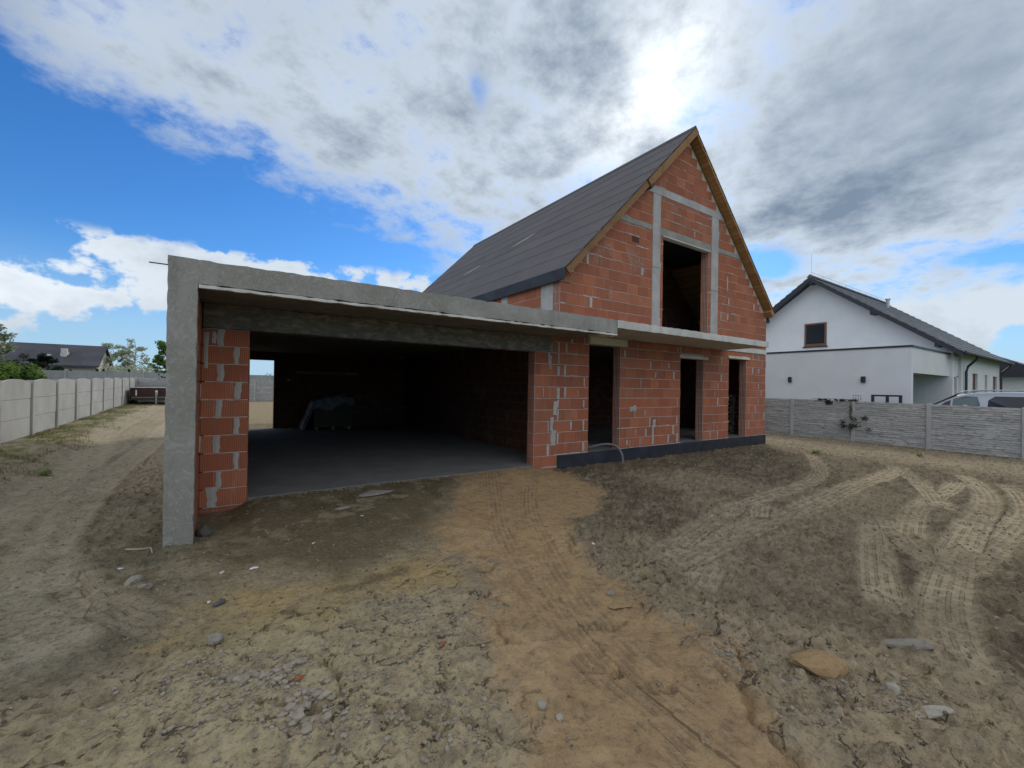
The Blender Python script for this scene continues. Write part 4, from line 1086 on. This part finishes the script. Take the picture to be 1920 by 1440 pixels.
# ------------------------------------------------------------------ people carrier behind the right-hand fence
def car():
    cx, L = 21.75, 4.6                  # centre line; nose points towards +y
    yN = -1.62; gz_ = -.07               # nose
    e = empty('parked_car', (cx, yN - L / 2, gz_), 'silver people carrier with roof rails and dark rear windows behind the fence', 'car')
    # sections along the length: (distance from nose, z of bonnet/roof line, half width at top, half width at belt)
    prof = [(0, .62, .60, .70), (.15, .84, .70, .82), (.5, .98, .74, .89), (1.0, 1.08, .74, .91), (1.15, 1.13, .72, .92), (1.6, 1.46, .66, .92), (2.0, 1.68, .63, .92), (2.4, 1.76, .64, .92), (3.2, 1.79, .66, .92), (3.9, 1.76, .66, .91), (4.3, 1.66, .64, .90), (4.5, 1.25, .68, .88), (4.6, .95, .70, .84)]
    b = MB(); vs_ = []; m = 10
    for d, zt, ht, hb in prof:
        belt = min(zt - .02, 1.06); y = yN - d
        zl = .28 if .1 < d < 4.5 else .36
        half = [(hb * .93, zl), (hb, zl + .16), (hb, (zl + belt) / 2), (hb * .985, belt), (hb * .35 + ht * .65, belt + (zt - belt) * .55), (ht, zt - min(.05, (zt - belt) * .12)), (ht * .82, zt), (0, zt + .02)]
        ring = [(cx - w, y, gz_ + z) for w, z in half] + [(cx + w, y, gz_ + z) for w, z in reversed(half[:-1])]
        vs_ += ring; m = len(ring)
    fs = []
    for i in range(len(prof) - 1):
        for k in range(m - 1): fs.append((i * m + k, i * m + k + 1, (i + 1) * m + k + 1, (i + 1) * m + k))
        fs.append((i * m + m - 1, i * m, (i + 1) * m, (i + 1) * m + m - 1))
    fs += [tuple(range(m - 1, -1, -1)), tuple((len(prof) - 1) * m + k for k in range(m))]
    body = b.add(vs_, fs).obj('body', PAINT, e, True)
    def side_pane(name, pts, mt, out=.012, parent=e):
        for sgn in (-1, 1):
            v = []
            for d, z in pts:
                # width of the shell at this height
                i = max(q for q in range(len(prof)) if prof[q][0] <= d); i = min(i, len(prof) - 2); t = (d - prof[i][0]) / (prof[i + 1][0] - prof[i][0])
                zt, ht, hb = [prof[i][q] * (1 - t) + prof[i + 1][q] * t for q in (1, 2, 3)]
                belt = min(zt - .02, 1.06); zm = belt + (zt - belt) * .55; wm = hb * .35 + ht * .65; ztp = zt - min(.05, (zt - belt) * .12)
                w = (hb * .985 + (wm - hb * .985) * (z - belt) / (zm - belt)) if z < zm else wm + (ht - wm) * (z - zm) / (ztp - zm)
                v.append((cx + sgn * (w + out), yN - d, gz_ + z))
            n = len(v); MB().add(v, [tuple(range(n))]).obj(name, mt, parent)
    side_pane('front_quarter_window', [(1.42, 1.10), (1.86, 1.11), (1.86, 1.50), (1.72, 1.42)], GLASS_CAR)
    side_pane('front_door_window', [(1.92, 1.11), (2.50, 1.13), (2.58, 1.35), (2.50, 1.63), (2.22, 1.64), (1.92, 1.54)], GLASS_DOOR)
    side_pane('rear_door_window', [(2.74, 1.13), (3.55, 1.13), (3.55, 1.65), (2.90, 1.65), (2.76, 1.52)], GLASS_CAR)
    side_pane('rear_quarter_window', [(3.59, 1.13), (4.28, 1.14), (4.16, 1.56), (4.0, 1.63), (3.59, 1.65)], GLASS_CAR)
    # windscreen and tailgate glass
    MB().add([(cx - .74, yN - 1.20, gz_ + 1.185), (cx + .74, yN - 1.20, gz_ + 1.185), (cx + .585, yN - 1.97, gz_ + 1.70), (cx - .585, yN - 1.97, gz_ + 1.70)], [(0, 1, 2, 3)]).obj('windscreen', GLASS_CAR, e)
    MB().add([(cx - .66, yN - 4.50, gz_ + 1.3), (cx + .66, yN - 4.50, gz_ + 1.3), (cx + .58, yN - 4.335, gz_ + 1.64), (cx - .58, yN - 4.335, gz_ + 1.64)], [(0, 1, 2, 3)]).obj('tailgate_window', GLASS_CAR, e)
    for sgn in (-1, 1):
        x_ = cx + sgn * .60
        pts = [(x_, yN - 2.0, gz_ + 1.72), (x_, yN - 2.2, gz_ + 1.81), (x_, yN - 2.6, gz_ + 1.85), (x_, yN - 3.9, gz_ + 1.845), (x_, yN - 4.15, gz_ + 1.76)]
        MB().tube(pts, .022, 8).obj('roof_rail', STEEL, e, True)
        MB().cbox(cx + sgn * .98 - .10, cx + sgn * .98 + .10, yN - 1.95, yN - 1.80, gz_ + 1.02, gz_ + 1.18, .03).obj('wing_mirror', PAINT, e)
        MB().cbox(cx + sgn * .66 - .14, cx + sgn * .66 + .14, yN - .30, yN - .02, gz_ + .68, gz_ + .84, .03).obj('headlight', GLASS_PALE, e)
        for d in (.85, 3.7):
            t = MB().tube([(cx + sgn * .72, yN - d, gz_ + .33), (cx + sgn * .94, yN - d, gz_ + .33)], .33, 24).obj('wheel', RUBBER, e)
            MB().tube([(cx + sgn * .80, yN - d, gz_ + .33), (cx + sgn * .947, yN - d, gz_ + .33)], .21, 20).obj('rim', STEEL, t)
car()

# ------------------------------------------------------------------ flat trailer at the end of the left-hand track
def trailer():
    e = empty('box_trailer', (-2.9, 24, .28), 'low dark red box trailer parked against the back fence', 'trailer')
    MR = m_plain('trailer_board', (.05, .022, .02), .7, .3, var=.3)
    WH = m_plain('trailer_white', (.7, .7, .7), .5, .4)
    x0, x1, y0, y1, z = -4.0, -1.7, 23.2, 25.8, .28
    MB().cbox(x0, x1, y0, y0 + .05, z + .50, z + .98, .006).obj('tailboard', MR, e); MB().cbox(x0, x1, y1 - .05, y1, z + .50, z + .98, .006).obj('headboard', MR, e)
    for x_ in (x0, x1 - .05): MB().cbox(x_, x_ + .05, y0 + .051, y1 - .051, z + .50, z + .98, .006).obj('sideboard', MR, e)
    MB().box(x0 + .05, x1 - .05, y0 + .05, y1 - .05, z + .44, z + .50).obj('floor', WOOD_GREY, e)
    MB().cbox(x0 - .02, x1 + .02, y0 - .02, y0 + .07, z + .981, z + 1.01, .005).obj('top_rail', WH, e)
    MB().cbox(x0, x1, y0 + .02, y0 + .12, z + .30, z + .44, .01).obj('chassis_beam', TRIM, e)
    for x_ in (x0 + .25, x1 - .25): MB().cbox(x_ - .03, x_ + .03, y0 - .02, y0 - .002, z + .55, z + .85, .004).obj('latch', WH, e)
    MB().cbox(-2.95, -2.85, y0 - .05, y0 - .003, z + .56, z + .84, .006).obj('number_lamp', WH, e)
    MB().tube([(-2.9, y0 - .1, z + .75), (-2.9, y0 - .1, z + .02)], .035, 8).obj('jockey_leg', STEEL, e)
    MB().tube([(-2.9, y0 + .1, z + .38), (-2.9, y0 - 1.0, z + .36)], .045, 8).obj('drawbar', TRIM, e) if False else None
    for x_ in (x0 - .02, x1 + .02):
        s = -1 if x_ < -3 else 1
        for y_ in (24.2, 24.9):
            t = MB().tube([(x_ - .1, y_, z + .27), (x_ + .1, y_, z + .27)], .29, 20).obj('wheel', RUBBER, e); MB().tube([(x_ - .105, y_, z + .27), (x_ + .105, y_, z + .27)], .16, 16).obj('rim', STEEL, t)
    for x_ in (x0 + .12, x1 - .28): MB().cbox(x_, x_ + .16, y0 - .005, y0 + .018, z + .33, z + .41, .004).obj('tail_light', RUST, e)
trailer()

# ------------------------------------------------------------------ far house, hedge and trees on the left
def far_house():
    e = empty('far_dark_roofed_house', (-15, 66, .6), 'long far house with dark roof and two roof windows beyond the fences', 'house')
    W2 = m_plain('far_wall_cream', (.55, .52, .46), .9, .1)
    DR = m_plain('far_roof_slate', (.060, .058, .068), .7, .3, var=.2, scale=.6)
    MB().box(-19.6, -12.2, 62.5, 70, .3, 3.5).obj('wall', W2, e)
    MB().prism([(62.6, 3.4), (66.2, 5.6), (69.9, 3.4)], -12.2, -12.15, 'x').obj('gable', W2, e)
    rf = MB().prism([(61.9, 3.25), (66.2, 5.85), (70.5, 3.25), (70.5, 3.05), (66.2, 5.62), (61.9, 3.05)], -20.2, -11.9, 'x').obj('roof', DR, e)
    for x_, u in ((-16.6, .35), (-15.2, .5)):
        y_ = 61.9 + 4.3 * u; z_ = 3.25 + 2.6 * u
        w = MB().prism([(y_ - .35, z_ - .18), (y_ + .35, z_ + .24), (y_ + .30, z_ + .34), (y_ - .40, z_ - .08)], x_ - .35, x_ + .35, 'x').obj('roof_window', GLASS_PALE, rf)
    MB().box(-15.45, -14.95, 63.6, 64.1, 4.2, 5.25).obj('chimney', W2, rf)
    for x_ in (-18.6, -16.2, -13.6):
        w = MB().box(x_ - .5, x_ + .5, 62.46, 62.52, 1.3, 2.6).obj('window', GLASS, e)
far_house()

def m_leaf(name, a, b_, c):
    m, nt, b = mat(name); r = objrand(nt); p = pos(nt); n = noise(nt, p, 1.4, 3, .6)
    col = mix(nt, r, a, b_); col = mix(nt, n.step(.5, .7) * .6, col, c)
    finish(nt, b, col, .75, .2)
    t = node(nt, 'ShaderNodeBsdfTranslucent'); nt.links.new(col.k, t.inputs[0])
    mx = node(nt, 'ShaderNodeMixShader'); mx.inputs[0].default_value = .5
    nt.links.new(b.outputs[0], mx.inputs[1]); nt.links.new(t.outputs[0], mx.inputs[2]); nt.links.new(mx.outputs[0], nt.nodes['Material Output'].inputs[0])
    return m
LEAF = m_leaf('leaf_fresh_green', (.13, .21, .05), (.22, .31, .08), (.09, .14, .04))
LEAF_G = m_leaf('leaf_grey_green', (.36, .39, .26), (.48, .50, .38), (.28, .32, .20))
LEAF_W = m_leaf('leaf_blossom', (.13, .18, .06), (.55, .55, .48), (.10, .15, .05))
LEAF_D = m_leaf('leaf_conifer', (.018, .035, .018), (.03, .055, .025), (.015, .025, .014))
LEAF_S = m_leaf('leaf_shrub_dark', (.035, .06, .022), (.06, .09, .035), (.03, .05, .02))
BARK = m_plain('bark', (.12, .09, .065), .95, .1, var=.35, scale=20)
BARK_W = m_plain('birch_bark', (.52, .50, .46), .9, .1, var=.3, scale=8)
def leaves(b, c, rr, n, size, r_):
    for _ in range(n):
        v = Vector((r_.gauss(0, 1), r_.gauss(0, 1), r_.gauss(0, 1))); v.normalize(); v *= r_.random() ** .45
        p = Vector(c) + Vector((v.x * rr[0], v.y * rr[1], v.z * rr[2]))
        a = Vector((r_.gauss(0, 1), r_.gauss(0, 1), r_.gauss(0, .6))).normalized(); t = a.cross(Vector((r_.gauss(0, 1), r_.gauss(0, 1), r_.gauss(0, 1)))).normalized()
        s = size * r_.uniform(.6, 1.4); q = len(b.v)
        b.v += [tuple(p + a * s), tuple(p + t * s * .5), tuple(p - a * s), tuple(p - t * s * .5)]; b.f.append((q, q + 1, q + 2, q + 3))
def tree(name, loc, h, spread, label, leafm, barkm, seed, dens=1.0, group=None, low=.25, lsize=.13):
    r_ = random.Random(seed); e = empty(name, loc, label, 'tree', group); B = Vector(loc)
    tr = MB(); top = B + Vector((r_.uniform(-.1, .1) * h, 0, h * .93)); pts = [B + Vector((0, 0, -.2))] + [B.lerp(top, k / 5) + Vector((r_.uniform(-.03, .03) * h, r_.uniform(-.03, .03) * h, 0)) for k in (1, 2, 3, 4)] + [top]
    tr.tube(pts, h * .022, 7, h * .004); cr = MB()
    for k in range(26):
        t = r_.uniform(low, .98); base = B.lerp(top, t); a = r_.uniform(0, 6.28); l = spread * (1.05 - .75 * abs(t - .45) ** 1.0) * r_.uniform(.45, 1.0) * (1 if t < .75 else .6)
        tip = base + Vector((math.cos(a) * l, math.sin(a) * l, l * r_.uniform(.15, .6)))
        tr.tube([base, base.lerp(tip, .5) + Vector((0, 0, .06 * l)), tip], h * .007, 5, h * .0015)
        for s in (.55, .8, 1.0):
            q = base.lerp(tip, s); cl = spread * r_.uniform(.14, .30); leaves(cr, q, (cl, cl, cl * .8), int(46 * dens), lsize, r_)
    tr.obj('trunk', barkm, e); link('crown', cr.mesh('crown', leafm, fix=False), e)
    return e
def bush(name, loc, rx, rz, label, leafm, seed, n=700, cat='bush', group=None, size=.10):
    r_ = random.Random(seed); e = empty(name, loc, label, cat, group); st = MB(); cr = MB(); B = Vector(loc)
    for k in range(9):
        a = r_.uniform(0, 6.28); tip = B + Vector((math.cos(a) * rx * r_.uniform(.3, .8), math.sin(a) * rx * r_.uniform(.3, .8), rz * r_.uniform(1.0, 1.8)))
        st.tube([B, B.lerp(tip, .5), tip], .03, 5, .008)
        cl = rx * r_.uniform(.28, .5); leaves(cr, tip, (cl, cl, cl * .85), n // 14, size, r_); leaves(cr, B.lerp(tip, .6), (cl * 1.2, cl * 1.2, cl), n // 20, size, r_)
    st.obj('stem', BARK, e); link('foliage', cr.mesh('foliage', leafm, fix=False), e); return e
tree('blossom_tree', (-13.5, 39, .4), 5.4, 1.9, 'white blossoming tree at the far left edge above the fence', LEAF_W, BARK, 1, 1.4, lsize=.14)
bush('green_bush', (-12.0, 38.5, .4), 1.15, 1.25, 'big fresh green bush left of the far dark roof', LEAF, 2, 3800, size=.12)
bush('green_bush', (-13.0, 37.5, .4), 1.2, 1.1, 'dense green bush at the left edge under the blossoming tree', LEAF, 32, 3400, size=.12)
tree('birch_tree', (-11.4, 68, .6), 6.0, 2.2, 'pale sparse birch just right of the far dark roof', LEAF_G, BARK_W, 3, .45, lsize=.15)
tree('birch_tree', (-9.2, 68, .6), 7.0, 2.0, 'taller pale birch, second right of the far dark roof', LEAF_G, BARK_W, 4, .42, lsize=.15)
bush('grey_shrub', (-8.7, 60, .6), 2.6, 1.3, 'low olive shrubs under the two pale birches', LEAF_G, 14, 1600, size=.14)
tree('young_tree', (-6.0, 64, .6), 6.2, 1.9, 'bright green young tree beside the carport pillar', LEAF, BARK, 5, 1.5, low=.12, lsize=.15)
tree('young_tree', (-4.6, 66, .6), 6.4, 1.8, 'green young tree directly behind the carport pillar edge', LEAF, BARK, 6, 1.3, low=.12, lsize=.15)
bush('dark_shrub', (-2.4, 34, .4), 1.7, .75, 'dark shrub on the far fence above the trailer', LEAF_S, 7, 1500, size=.1)
bush('small_far_bush', (2.2, 62, .6), 1.2, 1.2, 'tiny bright bush seen through the back door, left one', LEAF, 8, 400); bush('small_far_bush', (5.2, 62, .6), 1.0, 1.1, 'tiny bright bush seen through the back door, right one', LEAF, 9, 400)
# row of clipped conifers in front of the far house
ordn = ['first', 'second', 'third', 'fourth', 'fifth', 'sixth', 'seventh', 'eighth', 'ninth', 'tenth', 'eleventh', 'twelfth', 'thirteenth', 'fourteenth', 'fifteenth', 'sixteenth']
for k in range(16):
    r_ = random.Random(100 + k); x_ = -16.2 + k * .52; h = r_.uniform(1.35, 2.1); loc = (x_, 56 + r_.uniform(-.2, .2), .95)
    e = empty('dark_conifer', loc, f'small dark conifer in front of the far house, {ordn[k]} from the left in its row', 'conifer', 'row of dark conifers before the far house')
    MB().tube([loc, (loc[0], loc[1], loc[2] + h * .9)], .04, 5, .01).obj('trunk', BARK, e)
    b = MB()
    for j in range(8):
        t = j / 8; w = .42 * (1 - t * .85); leaves(b, (loc[0], loc[1], loc[2] + .15 + t * h * .9), (w, w, h * .1), 40, .09, r_)
    link('crown', b.mesh('crown', LEAF_D, fix=False), e)
tree('dark_pine', (-15.2, 58, .6), 3.9, 1.3, 'dark spruce rising in front of the far roof, left of the hedge middle', LEAF_D, BARK, 21, 1.2, low=.1, lsize=.12)
tree('bare_tree', (-17.1, 57.5, .6), 3.6, 1.5, 'thin dark leafless-looking tree before the left end of the far roof', LEAF_D, BARK, 22, .35, low=.3, lsize=.08)

# ------------------------------------------------------------------ climbing shrub and weeds by the right-hand fence
def fence_shrub():
    e = empty('climbing_shrub', (19.2, -1.25, -.15), 'dark green shrub growing round a post of the right-hand fence', 'shrub')
    r_ = random.Random(55); b = MB(); st = MB()
    for k in range(9):
        tip = Vector((19.16 + r_.uniform(-.08, .02), -1.33 + r_.uniform(-.42, .36), -.15 + r_.uniform(.45, .95)))
        st.tube([(19.17, -1.2, .0), Vector((19.16, -1.25, .3)), tip], .008, 5, .003)
        leaves(b, tip, (.07, .12, .09), 30, .032, r_)
    leaves(b, (19.17, -1.22, 1.0), (.05, .05, .28), 60, .03, r_); leaves(b, (19.2, -1.3, .42), (.06, .22, .08), 90, .03, r_)
    st.obj('stem', BARK, e); link('foliage', b.mesh('foliage', LEAF_S, fix=False), e)
    e2 = empty('overhanging_ivy', (19.3, -.35, 1.3), 'green ivy hanging over the top of the right-hand fence', 'ivy')
    b = MB()
    for k in range(16):
        y_ = -.05 - r_.random() ** .8 * 1.35; leaves(b, (19.26, y_, 1.345), (.09, .08, .035), 26, .03, r_)
    leaves(b, (19.24, -.50, 1.25), (.05, .14, .12), 130, .03, r_)
    s2 = MB().tube([(19.3, .1, 1.36), (19.28, -.5, 1.38), (19.3, -1.4, 1.36)], .008, 5); s2.obj('stem', BARK, e2); link('foliage', b.mesh('foliage', LEAF_S, fix=False), e2)
fence_shrub()
def weed(x, y, s, label, seed):
    r_ = random.Random(seed); b = MB(); z = gz(x, y)
    for k in range(26):
        a = r_.uniform(0, 6.28); l = s * r_.uniform(.5, 1); q = Vector((x, y, z)); d = Vector((math.cos(a), math.sin(a), 0)); n_ = Vector((-d.y, d.x, 0))
        p1 = q + d * l * .5 + Vector((0, 0, l * r_.uniform(.3, .8))); p2 = q + d * l + Vector((0, 0, l * r_.uniform(.1, .7)))
        w = s * .10; i = len(b.v); b.v += [tuple(q), tuple(p1 + n_ * w), tuple(p2), tuple(p1 - n_ * w)]; b.f.append((i, i + 1, i + 2, i + 3))
    o = link('weed', b.mesh('weed', LEAF, fix=False)); props(o, label, 'weed')
weed(14.4, -1.9, .20, 'green weed on the sandy strip by the corner of the brick house', 61)
weed(16.9, -3.6, .16, 'small green weed out on the ground before the right-hand fence', 62)
weed(12.6, -1.3, .12, 'tiny weed on bare soil before the right-hand doorway', 63)
weed(-2.7, 4.3, .16, 'small green weed at the edge of the left track', 64)

def grass():
    r_ = random.Random(77); b = MB()
    def blade(x, y, s):
        z = gz(x, y) - .01; a = r_.uniform(0, 6.28); d = Vector((math.cos(a), math.sin(a), 0)) * s * r_.uniform(.2, .8); w = Vector((-d.y, d.x, 0)).normalized() * .006
        q = Vector((x, y, z)); i = len(b.v); t = q + d + Vector((0, 0, s)); b.v += [tuple(q - w), tuple(q + w), tuple(t)]; b.f.append((i, i + 1, i + 2))
    for _ in range(5200):
        y = -2 + 28 * r_.random() ** 1.6; u = r_.random() ** 1.7; x = -4.1 + u * (1.15 + .25 * math.sin(y * 1.7))
        if vnoise(np.array(x * 2.0), np.array(y * 2.0)) < .38: continue
        for _k in range(4): blade(x + r_.uniform(-.06, .06), y + r_.uniform(-.06, .06), r_.uniform(.03, .10))
    for _ in range(900):
        y = r_.uniform(-5.5, 6); x = 19.15 - r_.random() ** 2 * .5; blade(x, y, r_.uniform(.03, .09))
    G_ = m_leaf('grass_blade', (.15, .17, .05), (.24, .22, .09), (.11, .15, .04))
    o = link('grass_verge', b.mesh('grass_verge', G_, fix=False)); props(o, 'thin rough grass along the foot of the left and right fences', 'grass', kind='stuff')
grass()

# ------------------------------------------------------------------ stones, rubble and litter
def m_rock(name, a, b_):
    m, nt, b = mat(name); r = objrand(nt); p = pos(nt); n = noise(nt, p, 30, 5, .65)
    c = mix(nt, r, a, b_); c = mix(nt, n.step(.45, .7) * .5, c, tuple(q * .5 for q in a)); finish(nt, b, c, .95, .1); bump(nt, b, n, .7, .008); return m
ROCK = m_rock('grey_stone', (.22, .195, .155), (.30, .27, .22)); ROCK_C = m_rock('broken_concrete', (.30, .272, .22), (.37, .335, .275)); ROCK_S = m_rock('sandy_lump', (.31, .205, .105), (.36, .245, .13))
PEB = m_rock('pebbles', (.21, .178, .128), (.34, .30, .235)); RED = m_rock('brick_chip', (.30, .10, .055), (.36, .125, .07)); WHITE = m_plain('white_foam', (.62, .62, .60), .8, .2)
def rock_bm(seed, sx, sy, sz, sub=2, rough=.35):
    r_ = random.Random(seed); bm = bmesh.new(); bmesh.ops.create_icosphere(bm, subdivisions=sub, radius=1)
    off = [Vector((r_.gauss(0, 1), r_.gauss(0, 1), r_.gauss(0, 1))).normalized() for _ in range(7)]
    cut = [r_.uniform(.55, .95) for _ in off]
    for v in bm.verts:
        for n_, c in zip(off, cut):
            d = v.co.dot(n_)
            if d > c: v.co -= n_ * (d - c)
        v.co *= 1 + r_.uniform(-.5, .5) * rough * .15
        v.co = Vector((v.co.x * sx, v.co.y * sy, v.co.z * sz))
    return bm
def rock(name, x, y, s, m, label, seed, rz=0.0, sink=.35, cat='stone', tilt=0.0):
    bm = rock_bm(seed, *s); me = bpy.data.meshes.new(name); bm.to_mesh(me); bm.free(); me.materials.append(m)
    o = link(name, me); o.location = (x, y, gz(x, y) + s[2] * (1 - 2 * sink)); o.rotation_euler = (tilt, 0, rz); props(o, label, cat)
rock('sandy_lump', 3.22, -6.12, (.20, .12, .085), ROCK_S, 'large orange sandy lump at the lower right of the yard', 201, R(-30), .25, 'lump')
rock('concrete_lump', 3.36, -6.62, (.15, .045, .04), ROCK_C, 'long pale concrete lump lying nearest the bottom right corner', 202, R(-28), .2)
rock('concrete_lump', 3.35, -6.45, (.05, .04, .03), ROCK_C, 'small pale lump just behind the long concrete lump', 203, 0, .2)
rock('pale_slab_stone', 4.12, -6.34, (.20, .07, .035), ROCK, 'flat pale stone slab half sunk between the wheel tracks on the right', 204, R(-35), .2)
rock('round_stone', 1.53, -5.38, (.030, .030, .026), ROCK_C, 'small round grey stone in the bottom centre beside the sand path', 205, 0, .2)
rock('round_stone', 1.56, -5.50, (.022, .022, .018), ROCK_C, 'smaller round stone just in front of the round grey stone', 206, 0, .2)
rock('round_stone', .0, -3.72, (.055, .05, .045), ROCK, 'rounded brown-grey stone alone on the yellow patch', 207, .5, .2)
rock('dark_stone', .02, -3.05, (.06, .03, .025), m_rock('dark_stone', (.10, .10, .095), (.15, .15, .14)), 'dark flat stone lying behind the rounded stone', 208, .7, .2)
rock('grey_stone', -.62, -2.2, (.09, .06, .05), ROCK, 'grey stone at the soil edge left of the pillar', 209, .9, .3)
rock('grey_stone', -.52, -2.38, (.06, .05, .035), ROCK, 'smaller grey stone next to the soil edge stone', 210, .2, .3)
rock('brick_chip', .42, -4.42, (.028, .018, .014), RED, 'small red brick chip among the grey rubble at the lower left', 211, .4, .2, 'chip')
rock('brick_chip', 1.32, -4.52, (.05, .016, .012), RED, 'red brick splinter in the crusted ground at the bottom centre', 212, .6, .2, 'chip')
rock('flat_stone', 2.77, -4.85, (.11, .06, .015), ROCK_S, 'flat pale beige plate at the right edge of the sand path', 213, -.5, .2)
rock('grey_stone', 2.86, -4.66, (.05, .035, .03), ROCK, 'grey stone just behind the flat beige plate', 214, .3, .25)
rock('cement_slab', 2.0, -.55, (.34, .15, .015), m_rock('cement_slab', (.30, .27, .23), (.34, .31, .27)), 'flat grey cement patch on the damp ground before the garage', 215, .15, .35, 'slab')
rock('cement_slab', 1.45, -.95, (.13, .06, .012), m_rock('cement_slab_small', (.28, .25, .2), (.32, .29, .24)), 'smaller cement patch beside the large one before the garage', 216, .3, .35, 'slab')
rock('dug_lump', -.12, -1.05, (.10, .12, .09), m_rock('dark_rubble', (.10, .09, .075), (.16, .14, .12)), 'dark rubble lump in the hollow behind the pillar foot', 217, .3, .3, 'lump')
for k, (x, y, s, lab) in enumerate(((.04, -2.38, .035, 'white foam scrap right of the pillar foot, nearer the left'), (.30, -2.42, .05, 'longer white foam scrap right of the pillar foot'), (-.05, -2.95, .03, 'white scrap in front of the yellow patch'), (-.78, -1.75, .035, 'white scrap left of the pillar on dark soil'),
                                    (1.62, -1.32, .03, 'white chip on the damp ground before the garage'), (3.55, -3.75, .05, 'torn white scrap at the edge of the dark soil right of the path'), (.9, -2.0, .03, 'white sliver on the mossy ground before the left brick pier'))):
    rock('white_scrap', x, y, (s, s * .45, s * .22), WHITE, lab, 230 + k, rnd.uniform(0, 3), .1, 'scrap')
def stick(pts, r, label):
    P_ = [(x, y, gz(x, y) + .012) for x, y in pts]; props(MB().tube(P_, r, 6, r * .5).obj('stick', m_plain('stick_wood', (.40, .33, .22), .9, .1), None), label, 'stick')
stick([(-.80, -1.25), (-.68, -1.32), (-.58, -1.42), (-.56, -1.50)], .010, 'thin pale stick on the soil left of the pillar')
stick([(1.72, -3.35), (1.95, -3.2), (2.2, -3.12)], .006, 'thin twig across the ground left of the sand path')

def gravel():
    protos = []
    for s in range(6):
        bm = rock_bm(300 + s, 1, .8, .6, 1, .5); protos.append((np.array([v.co[:] for v in bm.verts]), [tuple(v.index for v in f.verts) for f in bm.faces])); bm.free()
    r_ = np.random.RandomState(5); V = []; F = []; n0 = 0
    def scatter(n, fx, smin, smax, power=3.0):
        nonlocal n0
        for _ in range(n):
            x, y = fx()
            s = smin + (smax - smin) * r_.rand() ** power
            P_, f = protos[r_.randint(6)]; a = r_.rand() * 6.28; ca, sa_ = math.cos(a), math.sin(a)
            q = P_ * s * (.8 + .4 * r_.rand(1, 3)); q = np.stack([q[:, 0] * ca - q[:, 1] * sa_, q[:, 0] * sa_ + q[:, 1] * ca, q[:, 2]], 1) + np.array([x, y, gz(x, y) + s * .2])
            V.append(q); F.extend([tuple(i + n0 for i in t) for t in f]); n0 += len(q)
    clusters = [(.21, -4.27, .28), (.40, -4.74, .22), (1.47, -4.4, .35), (.9, -4.6, .5), (-.2, -4.05, .25), (1.1, -5.2, .25), (.7, -5.0, .3), (1.3, -3.9, .35), (3.0, -6.2, .25), (3.4, -6.5, .2), (.1, -4.5, .3), (2.9, -5.7, .2)]
    def cl():
        c = clusters[r_.randint(len(clusters))]; return c[0] + r_.randn() * c[2] * .6, c[1] + r_.randn() * c[2] * .45
    scatter(3600, cl, .003, .022, 3.2); scatter(110, lambda: ((.21 + r_.randn() * .13, -4.27 + r_.randn() * .07) if r_.rand() < .6 else (.42 + r_.randn() * .07, -4.72 + r_.randn() * .07)), .016, .042, 1.5)
    scatter(1100, lambda: (r_.uniform(-1.2, 4.2), r_.uniform(-7.0, -3.3)), .003, .016, 3.5)
    scatter(1000, lambda: (r_.uniform(3.2, 10), r_.uniform(-6.9, -.4)), .005, .020, 3.0)
    scatter(700, lambda: (r_.uniform(9, 17), r_.uniform(-6, -.4)), .008, .03, 3.0)
    scatter(900, lambda: (r_.uniform(-2.2, 2.2), r_.uniform(-3.4, -.2)), .004, .020, 3.2)
    scatter(350, lambda: (r_.uniform(.4, 5.5), r_.uniform(-.16, -.03)), .006, .022, 2.0)
    scatter(500, lambda: (r_.uniform(-4, -.8), r_.uniform(-3, 10)), .006, .025, 3.0)
    V = np.concatenate(V); me = bpy.data.meshes.new('gravel'); me.from_pydata(V.tolist(), [], F); me.materials.append(PEB); me.update()
    props(link('gravel', me), 'loose pebbles and crumbs of rubble strewn over the yard', 'gravel', kind='stuff')
gravel()
def soil_crumbs():
    bm = rock_bm(400, 1, .8, .7, 1, .8); P_ = np.array([v.co[:] for v in bm.verts]); f0 = np.array([[v.index for v in f.verts] for f in bm.faces]); bm.free()
    r_ = np.random.RandomState(9); V = []; F = []; n = 0
    for k in range(10000):
        t = r_.rand()
        if t < .68: x, y = 3.0 + 11 * r_.rand() ** 1.5, r_.uniform(-6.9, -.15)
        elif t < .82: x, y = r_.uniform(-3.2, -.3), r_.uniform(-3.6, 4)
        else: x, y = r_.uniform(-.6, 3.2), r_.uniform(-6, -2.4)
        if r_.rand() < .85 and float(sdpoly(np.array([x]), np.array([y]), SAND)[0]) > -.1: continue
        if vnoise(np.array(x * 2.3), np.array(y * 2.3)) < .36: continue
        s = .003 + .013 * r_.rand() ** 3.0 * (1 + .05 * x); a = r_.rand() * 6.28; c, d = math.cos(a), math.sin(a)
        q = P_ * s * r_.uniform(.7, 1.3, (1, 3)); q = np.stack([q[:, 0] * c - q[:, 1] * d, q[:, 0] * d + q[:, 1] * c, q[:, 2]], 1) + np.array((x, y, gz(x, y) + s * .15))
        V.append(q); F.append(f0 + n); n += len(q)
    me = bpy.data.meshes.new('soil_crumbs'); me.from_pydata(np.concatenate(V).tolist(), [], np.concatenate(F).tolist()); me.materials.append(m_rock('soil_crumb', (.11, .085, .06), (.27, .215, .15))); me.update()
    props(link('soil_crumbs', me), 'dark crumbs of dry soil scattered over the yard', 'soil', kind='stuff')
soil_crumbs()
